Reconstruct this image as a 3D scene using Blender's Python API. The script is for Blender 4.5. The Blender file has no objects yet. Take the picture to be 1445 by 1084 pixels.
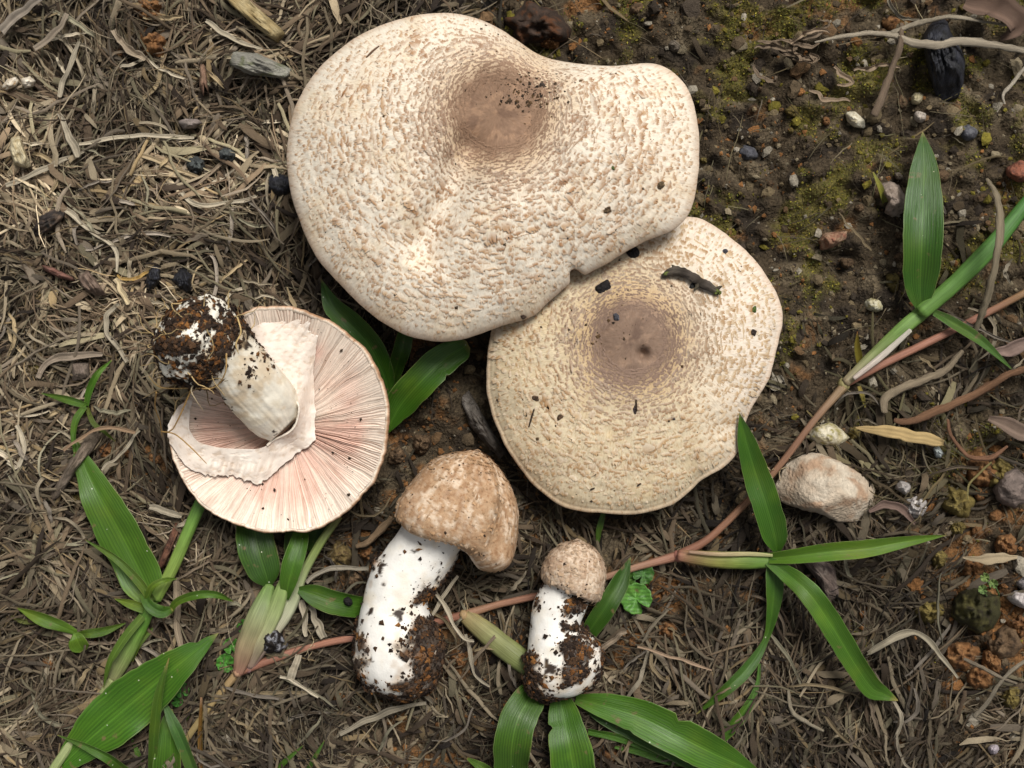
import bpy, math, random
import numpy as np

# ------------------------------------------------------------------ camera, sky, sun, exposure
sc = bpy.context.scene
col = sc.collection
U = 0.00025            # one photo pixel on the ground plane, in metres (the frame is 36 cm wide)
HC = 0.45              # camera height above the ground
cam_d = bpy.data.cameras.new('camera')
cam = bpy.data.objects.new('camera', cam_d)
col.objects.link(cam)
cam.location = (0, 0, HC)
cam.rotation_euler = (0, 0, 0)
cam_d.sensor_width = 36.0
cam_d.lens = 36.0 * HC / (1445 * U)
cam_d.clip_start = 0.01
cam_d.clip_end = 60.0
cam_d.dof.use_dof = True
cam_d.dof.focus_distance = HC - 0.022
cam_d.dof.aperture_fstop = 16
sc.camera = cam

SUN_EL, SUN_AZ = math.radians(58), math.radians(25)      # azimuth from the top of the picture, clockwise
world = bpy.data.worlds.new('World')
sc.world = world
world.use_nodes = True
wn = world.node_tree
bg = wn.nodes['Background']
sky = wn.nodes.new('ShaderNodeTexSky')
sky.sky_type = 'NISHITA'
sky.sun_disc = False
sky.sun_elevation = SUN_EL
sky.sun_rotation = SUN_AZ
sky.dust_density = 4.0
sky.air_density = 1.0
hs = wn.nodes.new('ShaderNodeHueSaturation')             # an overcast sky: nearly grey
hs.inputs['Saturation'].default_value = 0.18
wn.links.new(sky.outputs[0], hs.inputs['Color'])
wn.links.new(hs.outputs[0], bg.inputs['Color'])
bg.inputs['Strength'].default_value = 0.072
sun_d = bpy.data.lights.new('sun', 'SUN')
sun_d.energy = 2.9
sun_d.angle = math.radians(23)
sun_d.color = (1.0, 0.965, 0.91)
sun = bpy.data.objects.new('sun', sun_d)
col.objects.link(sun)
sun.rotation_euler = (-(math.pi / 2 - SUN_EL), 0, -SUN_AZ)
sc.view_settings.view_transform = 'Standard'
sc.view_settings.look = 'None'
sc.view_settings.gamma = 1
sc.view_settings.exposure = 0.30
sc.view_settings.use_curve_mapping = False
sc.render.engine = 'CYCLES'
sc.cycles.max_bounces = 6

# ------------------------------------------------------------------ helpers
random.seed(5)
rng = np.random.default_rng(11)
A = np.asarray


def smooth(e0, e1, x):
    t = np.clip((x - e0) / (e1 - e0), 0, 1)
    return t * t * (3 - 2 * t)


def _hash(ix, iy, iz, seed):
    h = (ix * 374761393 + iy * 668265263 + iz * 2147483647 + seed * 1274126177) & 0xffffffff
    h = ((h ^ (h >> 13)) * 1274126177) & 0xffffffff
    h = ((h ^ (h >> 16)) * 2246822519) & 0xffffffff
    return (h ^ (h >> 15)) & 0xffffffff


GR = A([[1, 1, 0], [-1, 1, 0], [1, -1, 0], [-1, -1, 0], [1, 0, 1], [-1, 0, 1], [1, 0, -1], [-1, 0, -1],
        [0, 1, 1], [0, -1, 1], [0, 1, -1], [0, -1, -1], [1, 1, 0], [-1, 1, 0], [0, -1, 1], [0, -1, -1]], float)


def pn(x, y, z=0.0, seed=0):
    """gradient noise, about -1..1"""
    x, y, z = np.broadcast_arrays(A(x, float), A(y, float), A(z, float))
    fx, fy, fz = np.floor(x), np.floor(y), np.floor(z)
    ix, iy, iz = fx.astype(np.int64), fy.astype(np.int64), fz.astype(np.int64)
    x, y, z = x - fx, y - fy, z - fz
    u, v, w = [t * t * t * (t * (t * 6 - 15) + 10) for t in (x, y, z)]
    out = 0
    for dx in (0, 1):
        for dy in (0, 1):
            for dz in (0, 1):
                g = GR[_hash(ix + dx, iy + dy, iz + dz, seed) & 15]
                d = g[..., 0] * (x - dx) + g[..., 1] * (y - dy) + g[..., 2] * (z - dz)
                out = out + d * (u if dx else 1 - u) * (v if dy else 1 - v) * (w if dz else 1 - w)
    return out


def fbm(x, y, z=0.0, octv=4, seed=0, gain=0.5):
    s, a = 0, 1.0
    for k in range(octv):
        s = s + a * pn(A(x) * 2 ** k, A(y) * 2 ** k, A(z) * 2 ** k, seed + k * 7)
        a *= gain
    return s


def W(px, py, z=0.0):
    """photo pixel + height above the ground plane -> world point"""
    px, py, z = np.broadcast_arrays(A(px, float), A(py, float), A(z, float))
    k = (HC - z) / HC
    return np.stack([(px - 722.5) * U * k, -(py - 542.0) * U * k, z], -1)


# regional maps over the picture: px, py, straw density, straw brightness, soil moss, soil orange
REG = A([
    (60, 60, 1.0, 1.0, .0, .1), (220, 60, .85, .95, 0, .4), (60, 250, 1.0, 1.15, 0, 0), (330, 200, 1, 1.1, .1, 0), (200, 350, 1, 1.15, .1, 0),
    (60, 450, .95, 1.05, .1, 0), (380, 330, .95, 1.05, 0, 0), (60, 600, 1.0, 1.05, .05, 0), (180, 640, .5, .75, .05, .3), (60, 800, 1, .94, 0, 0),
    (60, 980, 1, .86, 0, .1), (300, 800, .9, .82, 0, .1), (450, 960, .9, .72, 0, .15), (600, 600, .1, .45, 0, .5), (520, 760, .3, .55, 0, .8),
    (700, 800, .45, .66, 0, .35), (640, 950, .35, .8, 0, .6), (620, 1040, .35, .7, 0, .5), (960, 900, .5, .66, 0, .5), (930, 820, .25, .65, 0, .5), (1100, 950, .65, .68, .0, .2),
    (1180, 1000, .6, .64, .2, 0), (1250, 900, .55, .68, .15, .1), (1400, 900, .08, .6, .2, .9), (1400, 1020, .4, .7, .1, .3), (1050, 1060, .6, .6, 0, .2),
    (1380, 700, .2, .6, .25, .7), (1250, 640, .4, .7, .35, .1), (1180, 800, .45, .64, .05, .2), (1050, 700, .3, .5, .05, .3), (1150, 520, .2, .65, .25, .1),
    (1350, 480, .28, .7, .2, .1), (1150, 420, .12, .6, .4, .1), (1100, 280, .05, .6, .6, .2), (1250, 200, .06, .7, .7, .1), (1400, 150, .05, .6, .7, 0),
    (1050, 120, .08, .7, .7, .2), (1000, 30, .05, .6, .7, .3), (1200, 40, .1, .7, .6, .2), (1400, 350, .15, .7, .5, .1), (820, 40, .1, .6, .2, .25),
    (740, 20, .2, .6, .4, .2), (560, 10, .8, .9, .1, 0), (650, 560, .15, .4, 0, .2), (1180, 330, .03, .6, .4, .15)], float)


def reg(px, py):
    px, py = A(px, float), A(py, float)
    sh = px.shape
    px, py = px.ravel(), py.ravel()
    num, den = np.zeros((len(px), 4)), np.zeros(len(px))
    for r in REG:
        w = 1.0 / (((px - r[0]) ** 2 + (py - r[1]) ** 2) / 3600 + .25) ** 1.7
        num += w[:, None] * r[2:]
        den += w
    return (num / den[:, None]).reshape(sh + (4,))


def to_px(x, y):
    return x / U + 722.5, 542.0 - y / U


def gh(x, y, fine=False):
    """ground height in metres at world x, y"""
    px, py = to_px(A(x), A(y))
    h = 0.0050 * pn(A(x) * 14, A(y) * 14, .3, 3) + 0.0042 * pn(A(x) * 48, A(y) * 48, .7, 4)
    # hollow under the mushrooms, bank of soil at the top
    d = ((px - 690) / 420) ** 2 + ((py - 500) / 360) ** 2
    h = h - 0.0055 * np.exp(-d * 1.3)
    far = smooth(900, 2500, np.hypot(px - 722, py - 542))
    h = h * (1 - .5 * far)
    if fine:
        soil = 1 - smooth(.15, .6, reg(px, py)[..., 0])
        r1 = pn(A(x) * 130, A(y) * 130, .1, 5)
        h = h + 0.0012 * r1 + soil * .0044 * (np.abs(pn(A(x) * 120, A(y) * 120, .6, 15)) * 2 - .5)
        h = h + (.0006 + .0007 * soil) * pn(A(x) * 330, A(y) * 330, .4, 6)
        h = h + (.0003 + .0006 * soil) * pn(A(x) * 720, A(y) * 720, .2, 8)
    return h


def gz(px, py):
    p = W(px, py)
    return gh(p[..., 0], p[..., 1])


def srgb(r, g, b):
    c = A([r, g, b], float) / 255
    return np.where(c <= .04045, c / 12.92, ((c + .055) / 1.055) ** 2.4)


def mix(a, b, t):
    t = A(t)[..., None]
    return A(a) * (1 - t) + A(b) * t


# ------------------------------------------------------------------ materials (colour from the mesh's own "Col", grain from noise)
MATS = {}


def vmat(name, rough=.8, spec=.3, nscale=900, namt=.25, bscale=1500, bdist=.0003, stretch=None, trans=0.0, coat=0.0, attr_coord=None, sss=0.0, bstrength=.7):
    m = bpy.data.materials.new(name)
    m.use_nodes = True
    nt = m.node_tree
    N, L = nt.nodes, nt.links
    b = N['Principled BSDF']
    at = N.new('ShaderNodeAttribute'); at.attribute_name = 'Col'
    if attr_coord:
        ca = N.new('ShaderNodeAttribute'); ca.attribute_name = attr_coord
        vec = ca.outputs['Vector']
    else:
        ge = N.new('ShaderNodeNewGeometry')
        vec = ge.outputs['Position']
    if stretch:
        mp = N.new('ShaderNodeMapping'); mp.inputs['Scale'].default_value = stretch
        L.new(vec, mp.inputs['Vector']); vec = mp.outputs['Vector']
    n1 = N.new('ShaderNodeTexNoise'); n1.inputs['Scale'].default_value = nscale
    n1.inputs['Detail'].default_value = 6; n1.inputs['Roughness'].default_value = .65
    L.new(vec, n1.inputs['Vector'])
    mr = N.new('ShaderNodeMapRange')
    mr.inputs['From Min'].default_value = .25; mr.inputs['From Max'].default_value = .75
    mr.inputs['To Min'].default_value = 1 - namt; mr.inputs['To Max'].default_value = 1 + namt
    L.new(n1.outputs['Fac'], mr.inputs['Value'])
    mx = N.new('ShaderNodeVectorMath'); mx.operation = 'SCALE'
    L.new(at.outputs['Color'], mx.inputs[0]); L.new(mr.outputs[0], mx.inputs['Scale'])
    L.new(mx.outputs[0], b.inputs['Base Color'])
    b.inputs['Roughness'].default_value = rough
    b.inputs['Specular IOR Level'].default_value = spec
    if bdist:
        n2 = N.new('ShaderNodeTexNoise'); n2.inputs['Scale'].default_value = bscale
        n2.inputs['Detail'].default_value = 4
        L.new(vec, n2.inputs['Vector'])
        bu = N.new('ShaderNodeBump'); bu.inputs['Distance'].default_value = bdist
        bu.inputs['Strength'].default_value = bstrength
        L.new(n2.outputs['Fac'], bu.inputs['Height']); L.new(bu.outputs[0], b.inputs['Normal'])
    if coat:
        b.inputs['Coat Weight'].default_value = coat
        b.inputs['Coat Roughness'].default_value = .3
    if sss:
        b.inputs['Subsurface Weight'].default_value = sss
        b.inputs['Subsurface Radius'].default_value = (.004, .002, .0012)
        b.inputs['Subsurface Scale'].default_value = 1.0
    if trans:
        tr = N.new('ShaderNodeBsdfTranslucent')
        L.new(mx.outputs[0], tr.inputs['Color'])
        ms = N.new('ShaderNodeMixShader'); ms.inputs[0].default_value = trans
        L.new(b.outputs[0], ms.inputs[1]); L.new(tr.outputs[0], ms.inputs[2])
        L.new(ms.outputs[0], N['Material Output'].inputs['Surface'])
    MATS[name] = m
    return m


vmat('soil', rough=.95, spec=.15, nscale=800, namt=.75, bscale=900, bdist=.0018, bstrength=1)
vmat('crumb', rough=.95, spec=.15, nscale=1600, namt=.45, bscale=2200, bdist=.0005, bstrength=1)
vmat('straw', rough=.8, spec=.25, nscale=1300, namt=.35, bscale=2500, bdist=.0002)
vmat('straw_grain', rough=.8, spec=.25, nscale=14, namt=.45, bscale=16, bdist=.0003, attr_coord='grain')
vmat('moss', rough=.9, spec=.2, nscale=1500, namt=.4, bdist=0)
vmat('cap_skin', rough=.75, spec=.25, nscale=2.2, namt=.16, bscale=3.0, bdist=.0003, attr_coord='grain', sss=0.0, bstrength=.6)
def add_fibrils(m):
    nt = m.node_tree; N, L = nt.nodes, nt.links
    b = N['Principled BSDF']
    old = b.inputs['Base Color'].links[0].from_socket
    ca = N.new('ShaderNodeAttribute'); ca.attribute_name = 'grain'
    n = N.new('ShaderNodeTexNoise'); n.inputs['Scale'].default_value = 2.6; n.inputs['Detail'].default_value = 5; n.inputs['Roughness'].default_value = .7
    L.new(ca.outputs['Vector'], n.inputs['Vector'])
    r = N.new('ShaderNodeMapRange'); r.inputs['From Min'].default_value = .52; r.inputs['From Max'].default_value = .72
    r.inputs['To Min'].default_value = 0; r.inputs['To Max'].default_value = .9
    L.new(n.outputs['Fac'], r.inputs['Value'])
    mx = N.new('ShaderNodeMix'); mx.data_type = 'RGBA'; mx.blend_type = 'MULTIPLY'
    L.new(r.outputs[0], mx.inputs['Factor']); L.new(old, mx.inputs['A'])
    mx.inputs['B'].default_value = (.60, .40, .24, 1)
    L.new(mx.outputs['Result'], b.inputs['Base Color'])


def add_leaf_marks(m):
    '''pale dust flecks and fine lengthwise veins'''
    nt = m.node_tree; N, L = nt.nodes, nt.links
    b = N['Principled BSDF']
    old = b.inputs['Base Color'].links[0].from_socket
    ge = N.new('ShaderNodeNewGeometry')
    vo = N.new('ShaderNodeTexVoronoi'); vo.inputs['Scale'].default_value = 430
    L.new(ge.outputs['Position'], vo.inputs['Vector'])
    lt = N.new('ShaderNodeMath'); lt.operation = 'LESS_THAN'; lt.inputs[1].default_value = .12
    L.new(vo.outputs['Distance'], lt.inputs[0])
    sp = N.new('ShaderNodeSeparateColor'); L.new(vo.outputs['Color'], sp.inputs[0])
    l2 = N.new('ShaderNodeMath'); l2.operation = 'LESS_THAN'; l2.inputs[1].default_value = .07
    L.new(sp.outputs[0], l2.inputs[0])
    mu = N.new('ShaderNodeMath'); mu.operation = 'MULTIPLY'; L.new(lt.outputs[0], mu.inputs[0]); L.new(l2.outputs[0], mu.inputs[1])
    at = N.new('ShaderNodeAttribute'); at.attribute_name = 'grain'
    sx = N.new('ShaderNodeSeparateXYZ'); L.new(at.outputs['Vector'], sx.inputs[0])
    si = N.new('ShaderNodeMath'); si.operation = 'SINE'
    m5 = N.new('ShaderNodeMath'); m5.operation = 'MULTIPLY'; m5.inputs[1].default_value = 6.0
    L.new(sx.outputs['Y'], m5.inputs[0]); L.new(m5.outputs[0], si.inputs[0])
    mr = N.new('ShaderNodeMapRange'); mr.inputs['From Min'].default_value = -1; mr.inputs['To Min'].default_value = .80; mr.inputs['To Max'].default_value = 1.16
    L.new(si.outputs[0], mr.inputs['Value'])
    sc_ = N.new('ShaderNodeVectorMath'); sc_.operation = 'SCALE'; L.new(old, sc_.inputs[0]); L.new(mr.outputs[0], sc_.inputs['Scale'])
    mx = N.new('ShaderNodeMix'); mx.data_type = 'RGBA'
    mx.inputs['B'].default_value = (.42, .46, .34, 1)
    L.new(mu.outputs[0], mx.inputs['Factor']); L.new(sc_.outputs[0], mx.inputs['A'])
    nz = N.new('ShaderNodeTexNoise'); nz.inputs['Scale'].default_value = 75; nz.inputs['Detail'].default_value = 5
    L.new(ge.outputs['Position'], nz.inputs['Vector'])
    r2 = N.new('ShaderNodeMapRange'); r2.inputs['From Min'].default_value = .48; r2.inputs['From Max'].default_value = .72; r2.inputs['To Max'].default_value = .55
    L.new(nz.outputs['Fac'], r2.inputs['Value'])
    m3_ = N.new('ShaderNodeMix'); m3_.data_type = 'RGBA'; m3_.blend_type = 'MULTIPLY'
    m3_.inputs['B'].default_value = (1.75, 1.2, .8, 1)
    L.new(r2.outputs[0], m3_.inputs['Factor']); L.new(mx.outputs['Result'], m3_.inputs['A'])
    n3_ = N.new('ShaderNodeTexNoise'); n3_.inputs['Scale'].default_value = 260; n3_.inputs['Detail'].default_value = 4
    L.new(ge.outputs['Position'], n3_.inputs['Vector'])
    r3 = N.new('ShaderNodeMapRange'); r3.inputs['From Min'].default_value = .66; r3.inputs['From Max'].default_value = .74; r3.inputs['To Max'].default_value = .8
    L.new(n3_.outputs['Fac'], r3.inputs['Value'])
    m4_ = N.new('ShaderNodeMix'); m4_.data_type = 'RGBA'
    m4_.inputs['B'].default_value = (.16, .11, .05, 1)
    L.new(r3.outputs[0], m4_.inputs['Factor']); L.new(m3_.outputs['Result'], m4_.inputs['A'])
    L.new(m4_.outputs['Result'], b.inputs['Base Color'])
    rr_ = N.new('ShaderNodeMapRange'); rr_.inputs['To Min'].default_value = .26; rr_.inputs['To Max'].default_value = .6
    L.new(nz.outputs['Fac'], rr_.inputs['Value']); L.new(rr_.outputs[0], b.inputs['Roughness'])


add_fibrils(MATS['cap_skin'])
vmat('scale', rough=.8, spec=.2, nscale=2500, namt=.2, bdist=0)
vmat('gill', rough=.7, spec=.25, nscale=600, namt=.1, bdist=0)
vmat('flesh', rough=.62, spec=.3, nscale=260, namt=.07, bscale=1500, bdist=.00022, bstrength=.5)
vmat('leaf', rough=.5, spec=.38, nscale=2.6, namt=.26, bscale=3.2, bdist=.00022, attr_coord='grain', trans=.15, bstrength=.8)
add_leaf_marks(MATS['leaf'])
vmat('culm', rough=.5, spec=.3, nscale=2.4, namt=.3, bscale=3.0, bdist=.0003, attr_coord='grain')
vmat('rock', rough=.85, spec=.3, nscale=420, namt=.28, bscale=800, bdist=.0009, bstrength=.9)
vmat('charcoal', rough=.58, spec=.4, nscale=500, namt=.5, bscale=650, bdist=.0009, stretch=(3.5, .6, 1), bstrength=1)
vmat('wood', rough=.85, spec=.2, nscale=7, namt=.45, bscale=8, bdist=.0005, attr_coord='grain', bstrength=1)


# ------------------------------------------------------------------ mesh building
def raw_mesh(name, verts, faces, cols, extra=None, shade_smooth=True):
    verts = np.ascontiguousarray(verts, np.float32).reshape(-1, 3)
    if not isinstance(faces, (list, tuple)):
        faces = [faces]
    faces = [np.ascontiguousarray(f, np.int32) for f in faces if len(f)]
    me = bpy.data.meshes.new(name)
    me.vertices.add(len(verts))
    me.vertices.foreach_set('co', verts.ravel())
    nl = sum(f.size for f in faces)
    npoly = sum(len(f) for f in faces)
    me.loops.add(nl)
    me.polygons.add(npoly)
    me.loops.foreach_set('vertex_index', np.concatenate([f.ravel() for f in faces]))
    sizes = np.concatenate([np.full(len(f), f.shape[1], np.int32) for f in faces])
    starts = np.concatenate([[0], np.cumsum(sizes)[:-1]]).astype(np.int32)
    me.polygons.foreach_set('loop_start', starts)
    try:
        me.polygons.foreach_set('loop_total', sizes)
    except Exception:
        pass
    me.polygons.foreach_set('use_smooth', np.full(npoly, shade_smooth, bool))
    me.update(calc_edges=True)
    cols = A(cols, np.float32)
    if cols.ndim == 1:
        cols = np.broadcast_to(cols, (len(verts), 3))
    c4 = np.ones((len(verts), 4), np.float32)
    c4[:, :3] = np.clip(cols.reshape(-1, 3), 0.002, .95)
    at = me.attributes.new('Col', 'FLOAT_COLOR', 'POINT')
    at.data.foreach_set('color', c4.ravel())
    if extra is not None:
        a2 = me.attributes.new('grain', 'FLOAT_VECTOR', 'POINT')
        a2.data.foreach_set('vector', np.ascontiguousarray(extra, np.float32).ravel())
    return me


def link(name, me, mat, parent=None, loc=None):
    me.materials.append(MATS[mat])
    o = bpy.data.objects.new(name, me)
    col.objects.link(o)
    if parent is not None:
        o.parent = parent
    elif loc is not None:
        o.location = loc
    return o


def tag(o, label=None, cat=None, group=None, kind=None):
    if label: o['label'] = label
    if cat: o['category'] = cat
    if group: o['group'] = group
    if kind: o['kind'] = kind
    return o


def thing(name, label, cat, loc, group=None):
    o = bpy.data.objects.new(name, None)
    o.empty_display_size = .01
    col.objects.link(o)
    o.location = loc
    return tag(o, label, cat, group)


def base_of(o):
    """summed location of the parents, so that parts can be given world coordinates"""
    p = np.zeros(3)
    while o is not None:
        p += A(o.location)
        o = o.parent
    return p


def part(name, verts, faces, cols, mat, parent, extra=None, shade_smooth=True, kind=None, label=None):
    verts = A(verts, float).reshape(-1, 3) - base_of(parent)
    o = link(name, raw_mesh(name, verts, faces, cols, extra, shade_smooth), mat, parent)
    if kind: o['kind'] = kind
    if label: o['label'] = label
    return o


def solo(name, verts, faces, cols, mat, label, cat, group=None, extra=None, shade_smooth=True, kind=None):
    verts = A(verts, float).reshape(-1, 3)
    lo, hi = verts.min(0), verts.max(0)
    loc = A([(lo[0] + hi[0]) / 2, (lo[1] + hi[1]) / 2, lo[2]])
    o = link(name, raw_mesh(name, verts - loc, faces, cols, extra, shade_smooth), mat, None, loc)
    return tag(o, label, cat, group, kind)


def grid_faces(n, m, close_m=False, off=0):
    """n rows of m vertices"""
    i = np.arange(n - 1)[:, None]
    j = np.arange(m if close_m else m - 1)[None, :]
    j2 = (j + 1) % m
    f = np.stack(np.broadcast_arrays(i * m + j, i * m + j2, (i + 1) * m + j2, (i + 1) * m + j), -1)
    return f.reshape(-1, 4) + off


def spline(pts, n):
    """Catmull-Rom through pts (any dimension), n samples, roughly even"""
    p = A(pts, float)
    if len(p) == 2:
        t = np.linspace(0, 1, n)[:, None]
        return p[0] * (1 - t) + p[1] * t
    q = np.vstack([2 * p[0] - p[1], p, 2 * p[-1] - p[-2]])
    seg = np.linalg.norm(np.diff(p[:, :2], axis=0), axis=1) + 1e-9
    cum = np.concatenate([[0], np.cumsum(seg)])
    s = np.linspace(0, cum[-1], n)
    k = np.clip(np.searchsorted(cum, s, side='right') - 1, 0, len(p) - 2)
    t = ((s - cum[k]) / seg[k])[:, None]
    a, b, c, d = q[k], q[k + 1], q[k + 2], q[k + 3]
    return .5 * (2 * b + (c - a) * t + (2 * a - 5 * b + 4 * c - d) * t ** 2 + (3 * b - a - 3 * c + d) * t ** 3)


def unit(v):
    return v / (np.linalg.norm(v, axis=-1, keepdims=True) + 1e-12)


def tube_mesh(pw, rad, sides=10, flat=1.0, wob=.06, seed=0, caps=True, wf=220):
    """pw (n,3) world points, rad (n,) metres; returns verts, faces, (len, ang) parameters"""
    n = len(pw)
    rad = np.broadcast_to(A(rad, float), (n,))
    t = unit(np.gradient(pw, axis=0))
    up = A([0, 0, 1.0])
    side = unit(np.cross(t, up) + 1e-9)
    nor = np.cross(side, t)
    a = np.linspace(0, 2 * np.pi, sides, endpoint=False)
    ca, sa = np.cos(a), np.sin(a)
    L = np.concatenate([[0], np.cumsum(np.linalg.norm(np.diff(pw, axis=0), axis=1))])
    w = 1 + wob * (pn(L[:, None] * wf + seed * 3.1, ca[None] * 1.3, sa[None] * 1.3, seed) + .6 * pn(L[:, None] * wf * 2.3, ca[None] * 3, sa[None] * 3, seed + 1))
    v = pw[:, None] + (side[:, None] * ca[None, :, None] + nor[:, None] * sa[None, :, None] * flat) * (rad[:, None] * w)[..., None]
    v = pw[:, None] + (v - pw[:, None]) * (1 + wob * .35 * np.cos(np.arange(sides) * 2.39 + seed))[None, :, None]
    par = np.stack(np.broadcast_arrays(L[:, None] * 22, ca[None] * 3.4, sa[None] * 3.4), -1)
    f = [grid_faces(n, sides, True)]
    v = v.reshape(-1, 3); par = par.reshape(-1, 3)
    if caps:
        v = np.vstack([v, pw[:1] - t[:1] * rad[0] * .4, pw[-1:] + t[-1:] * rad[-1] * .4])
        par = np.vstack([par, par[:1], par[-1:]])
        j = np.arange(sides); j2 = (j + 1) % sides
        f.append(np.stack([j2, j, np.full(sides, n * sides)], -1))
        o = (n - 1) * sides
        f.append(np.stack([o + j, o + j2, np.full(sides, n * sides + 1)], -1))
    return v, f, par


def blade_mesh(ctr, width, fold=.25, thick=.00022, m=9, wave=.0, seed=0, roll=0.0, n=28):
    """ctr: list of (px, py, z above the ground plane); width: px at each point"""
    c = spline([list(p) + [w] for p, w in zip(ctr, width)], n)
    pw = W(c[:, 0], c[:, 1], c[:, 2])
    w = np.maximum(c[:, 3], .6) * U * .5
    t = unit(np.gradient(pw, axis=0))
    side = unit(np.cross(t, A([0, 0, 1.0])))
    nor = np.cross(side, t)
    if roll:
        rr = roll * np.linspace(1, .6, n)[:, None]
        side, nor = side * np.cos(rr) + nor * np.sin(rr), nor * np.cos(rr) - side * np.sin(rr)
    u = A([-1, -.95, -.7, -.42, -.18, -.05, 0, .05, .18, .42, .7, .95, 1]) if m == 9 else np.linspace(-1, 1, m)
    m = len(u)
    L = np.concatenate([[0], np.cumsum(np.linalg.norm(np.diff(pw, axis=0), axis=1))])
    h = np.abs(u)[None] ** 1.4 * fold * w[:, None]
    h = h + wave * w[:, None] * (u[None] ** 2) * pn(L[:, None] * 75 + seed, u[None] * .9 + seed * 1.7, .5, seed)
    eL = 1 + .06 * pn(L * 260, seed + .5, .2, seed) - .35 * smooth(.52, .7, pn(L * 150, seed + .9, .6, seed + 2)); eR = 1 + .06 * pn(L * 260, seed + 9.5, .2, seed) - .35 * smooth(.52, .7, pn(L * 150, seed + 7.9, .6, seed + 4))
    edge = np.where(u[None] < 0, eL[:, None], eR[:, None])
    v = pw[:, None] + side[:, None] * (u[None] * w[:, None] * edge)[..., None] + nor[:, None] * h[..., None]
    par = np.stack(np.broadcast_arrays(L[:, None] * 14 + seed, u[None] * 7.5, A(seed * 1.0)), -1)
    low = v - nor[:, None] * thick * (1 - .6 * np.abs(u))[None, :, None]
    k = n * m
    f1 = grid_faces(n, m)
    f2 = f1[:, ::-1] + k
    i = np.arange(n - 1)
    e1 = np.stack([i * m, (i + 1) * m, (i + 1) * m + k, i * m + k], -1)
    e2 = np.stack([(i + 1) * m + m - 1, i * m + m - 1, i * m + m - 1 + k, (i + 1) * m + m - 1 + k], -1)
    vv = np.concatenate([v.reshape(-1, 3), low.reshape(-1, 3)])
    pp = np.concatenate([par.reshape(-1, 3)] * 2)
    return vv, [f1, f2, e1, e2], pp, u, np.linspace(0, 1, n)


GREEN = A([.058, .165, .022])
GREEN_D = A([.035, .115, .018])
GREEN_L = A([.115, .26, .035])


def leaf_cols(u, s, base, tipcol=None, basecol=None, seed=0):
    m, n = len(u), len(s)
    c = np.broadcast_to(base, (n, m, 3)).copy()
    c *= (.95 + .12 * pn(s[:, None] * 2.5 + seed * 3, u[None] * 1.2, .3, seed))[..., None]
    mid = np.exp(-(u / .045) ** 2)[None]
    c = mix(c, base * 1.35 + A([.03, .05, .01]), np.broadcast_to(mid * .55, (n, m)))
    edge = smooth(.95, 1.0, np.abs(u))[None]
    c = mix(c, A([.24, .3, .10]), np.broadcast_to(edge * .55, (n, m)))
    blot = smooth(.25, .6, pn(s[:, None] * 6 + seed, u[None] * 1.5 + seed, .7, seed + 3))
    c = mix(c, base * 1.3 + A([.01, .01, 0]), blot * .6)
    if basecol is not None:
        c = mix(c, basecol, np.broadcast_to((1 - smooth(0, .25, s))[:, None], (n, m)))
    if tipcol is None:
        tipcol = A([.30, .24, .09]) if seed % 3 else A([.22, .13, .06])
        c = mix(c, tipcol, np.broadcast_to(smooth(.955, 1, s)[:, None] * .8, (n, m)))
    else:
        c = mix(c, tipcol, np.broadcast_to(smooth(.85, 1, s)[:, None], (n, m)))
    return np.concatenate([c.reshape(-1, 3), c.reshape(-1, 3) * A([1.05, 1.0, 1.1])])


_bs = [0]


def blade(parent, ctr, width, base=GREEN, name='leaf_blade', fold=.35, wave=.5, roll=0.0, mat='leaf', tipcol=None, basecol=None, n=30, label=None):
    _bs[0] += 1
    sd = _bs[0]
    v, f, p, u, s = blade_mesh(ctr, width, fold * 1.35, wave=wave * 1.2, seed=sd, roll=roll + .12 * math.sin(sd * 1.7), n=n)
    jit = (1 + .12 * math.sin(sd * 2.3)) * A([.86, .64, .36])
    return part(name, v, f, leaf_cols(u, s, base * jit, tipcol, basecol, sd), mat, parent, extra=p, label=label)


def gp(pts, dz=.004):
    """photo pixels -> (px, py, z) lying dz above the ground; a third value in a point is its own dz"""
    out = []
    for p in pts:
        d = p[2] if len(p) > 2 else dz
        out.append((p[0], p[1], float(gz(p[0], p[1])) + d))
    return out


def culm(parent, name, pts, rad, cols, mat='culm', sides=16, n=40, wob=.05, flat=1.0, dz=.004, label=None, seed=1, raw=False, wf=220):
    """pts px; rad px per point; cols list of colours spread along"""
    c = spline([list(p) + [r] for p, r in zip(pts if raw else gp(pts, dz), rad)], n)
    pw = W(c[:, 0], c[:, 1], c[:, 2])
    v, f, par = tube_mesh(pw, np.maximum(c[:, 3], .4) * U, sides, flat, wob, seed, wf=wf)
    cols = [A(c_, float) * (.8 if c_[1] > c_[0] else 1.0) for c_ in cols]
    cs = spline(cols, n) if len(cols) > 1 else np.broadcast_to(A(cols[0], float), (n, 3))
    stripe = 1 + .16 * np.cos(np.arange(sides) * 2.4 + seed)
    mott = 1 + .22 * pn(np.linspace(0, 9, n)[:, None], np.cos(np.arange(sides))[None] * 1.5, seed + .3, 190)
    cc = (np.clip(cs, 0, 1)[:, None] * stripe[None, :, None] * mott[..., None]).reshape(-1, 3)
    cc = np.vstack([cc, cs[:1], cs[-1:]])
    if parent is None:
        return v, f, cc, par
    return part(name, v, f, cc, mat, parent, extra=par, label=label)


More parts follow.
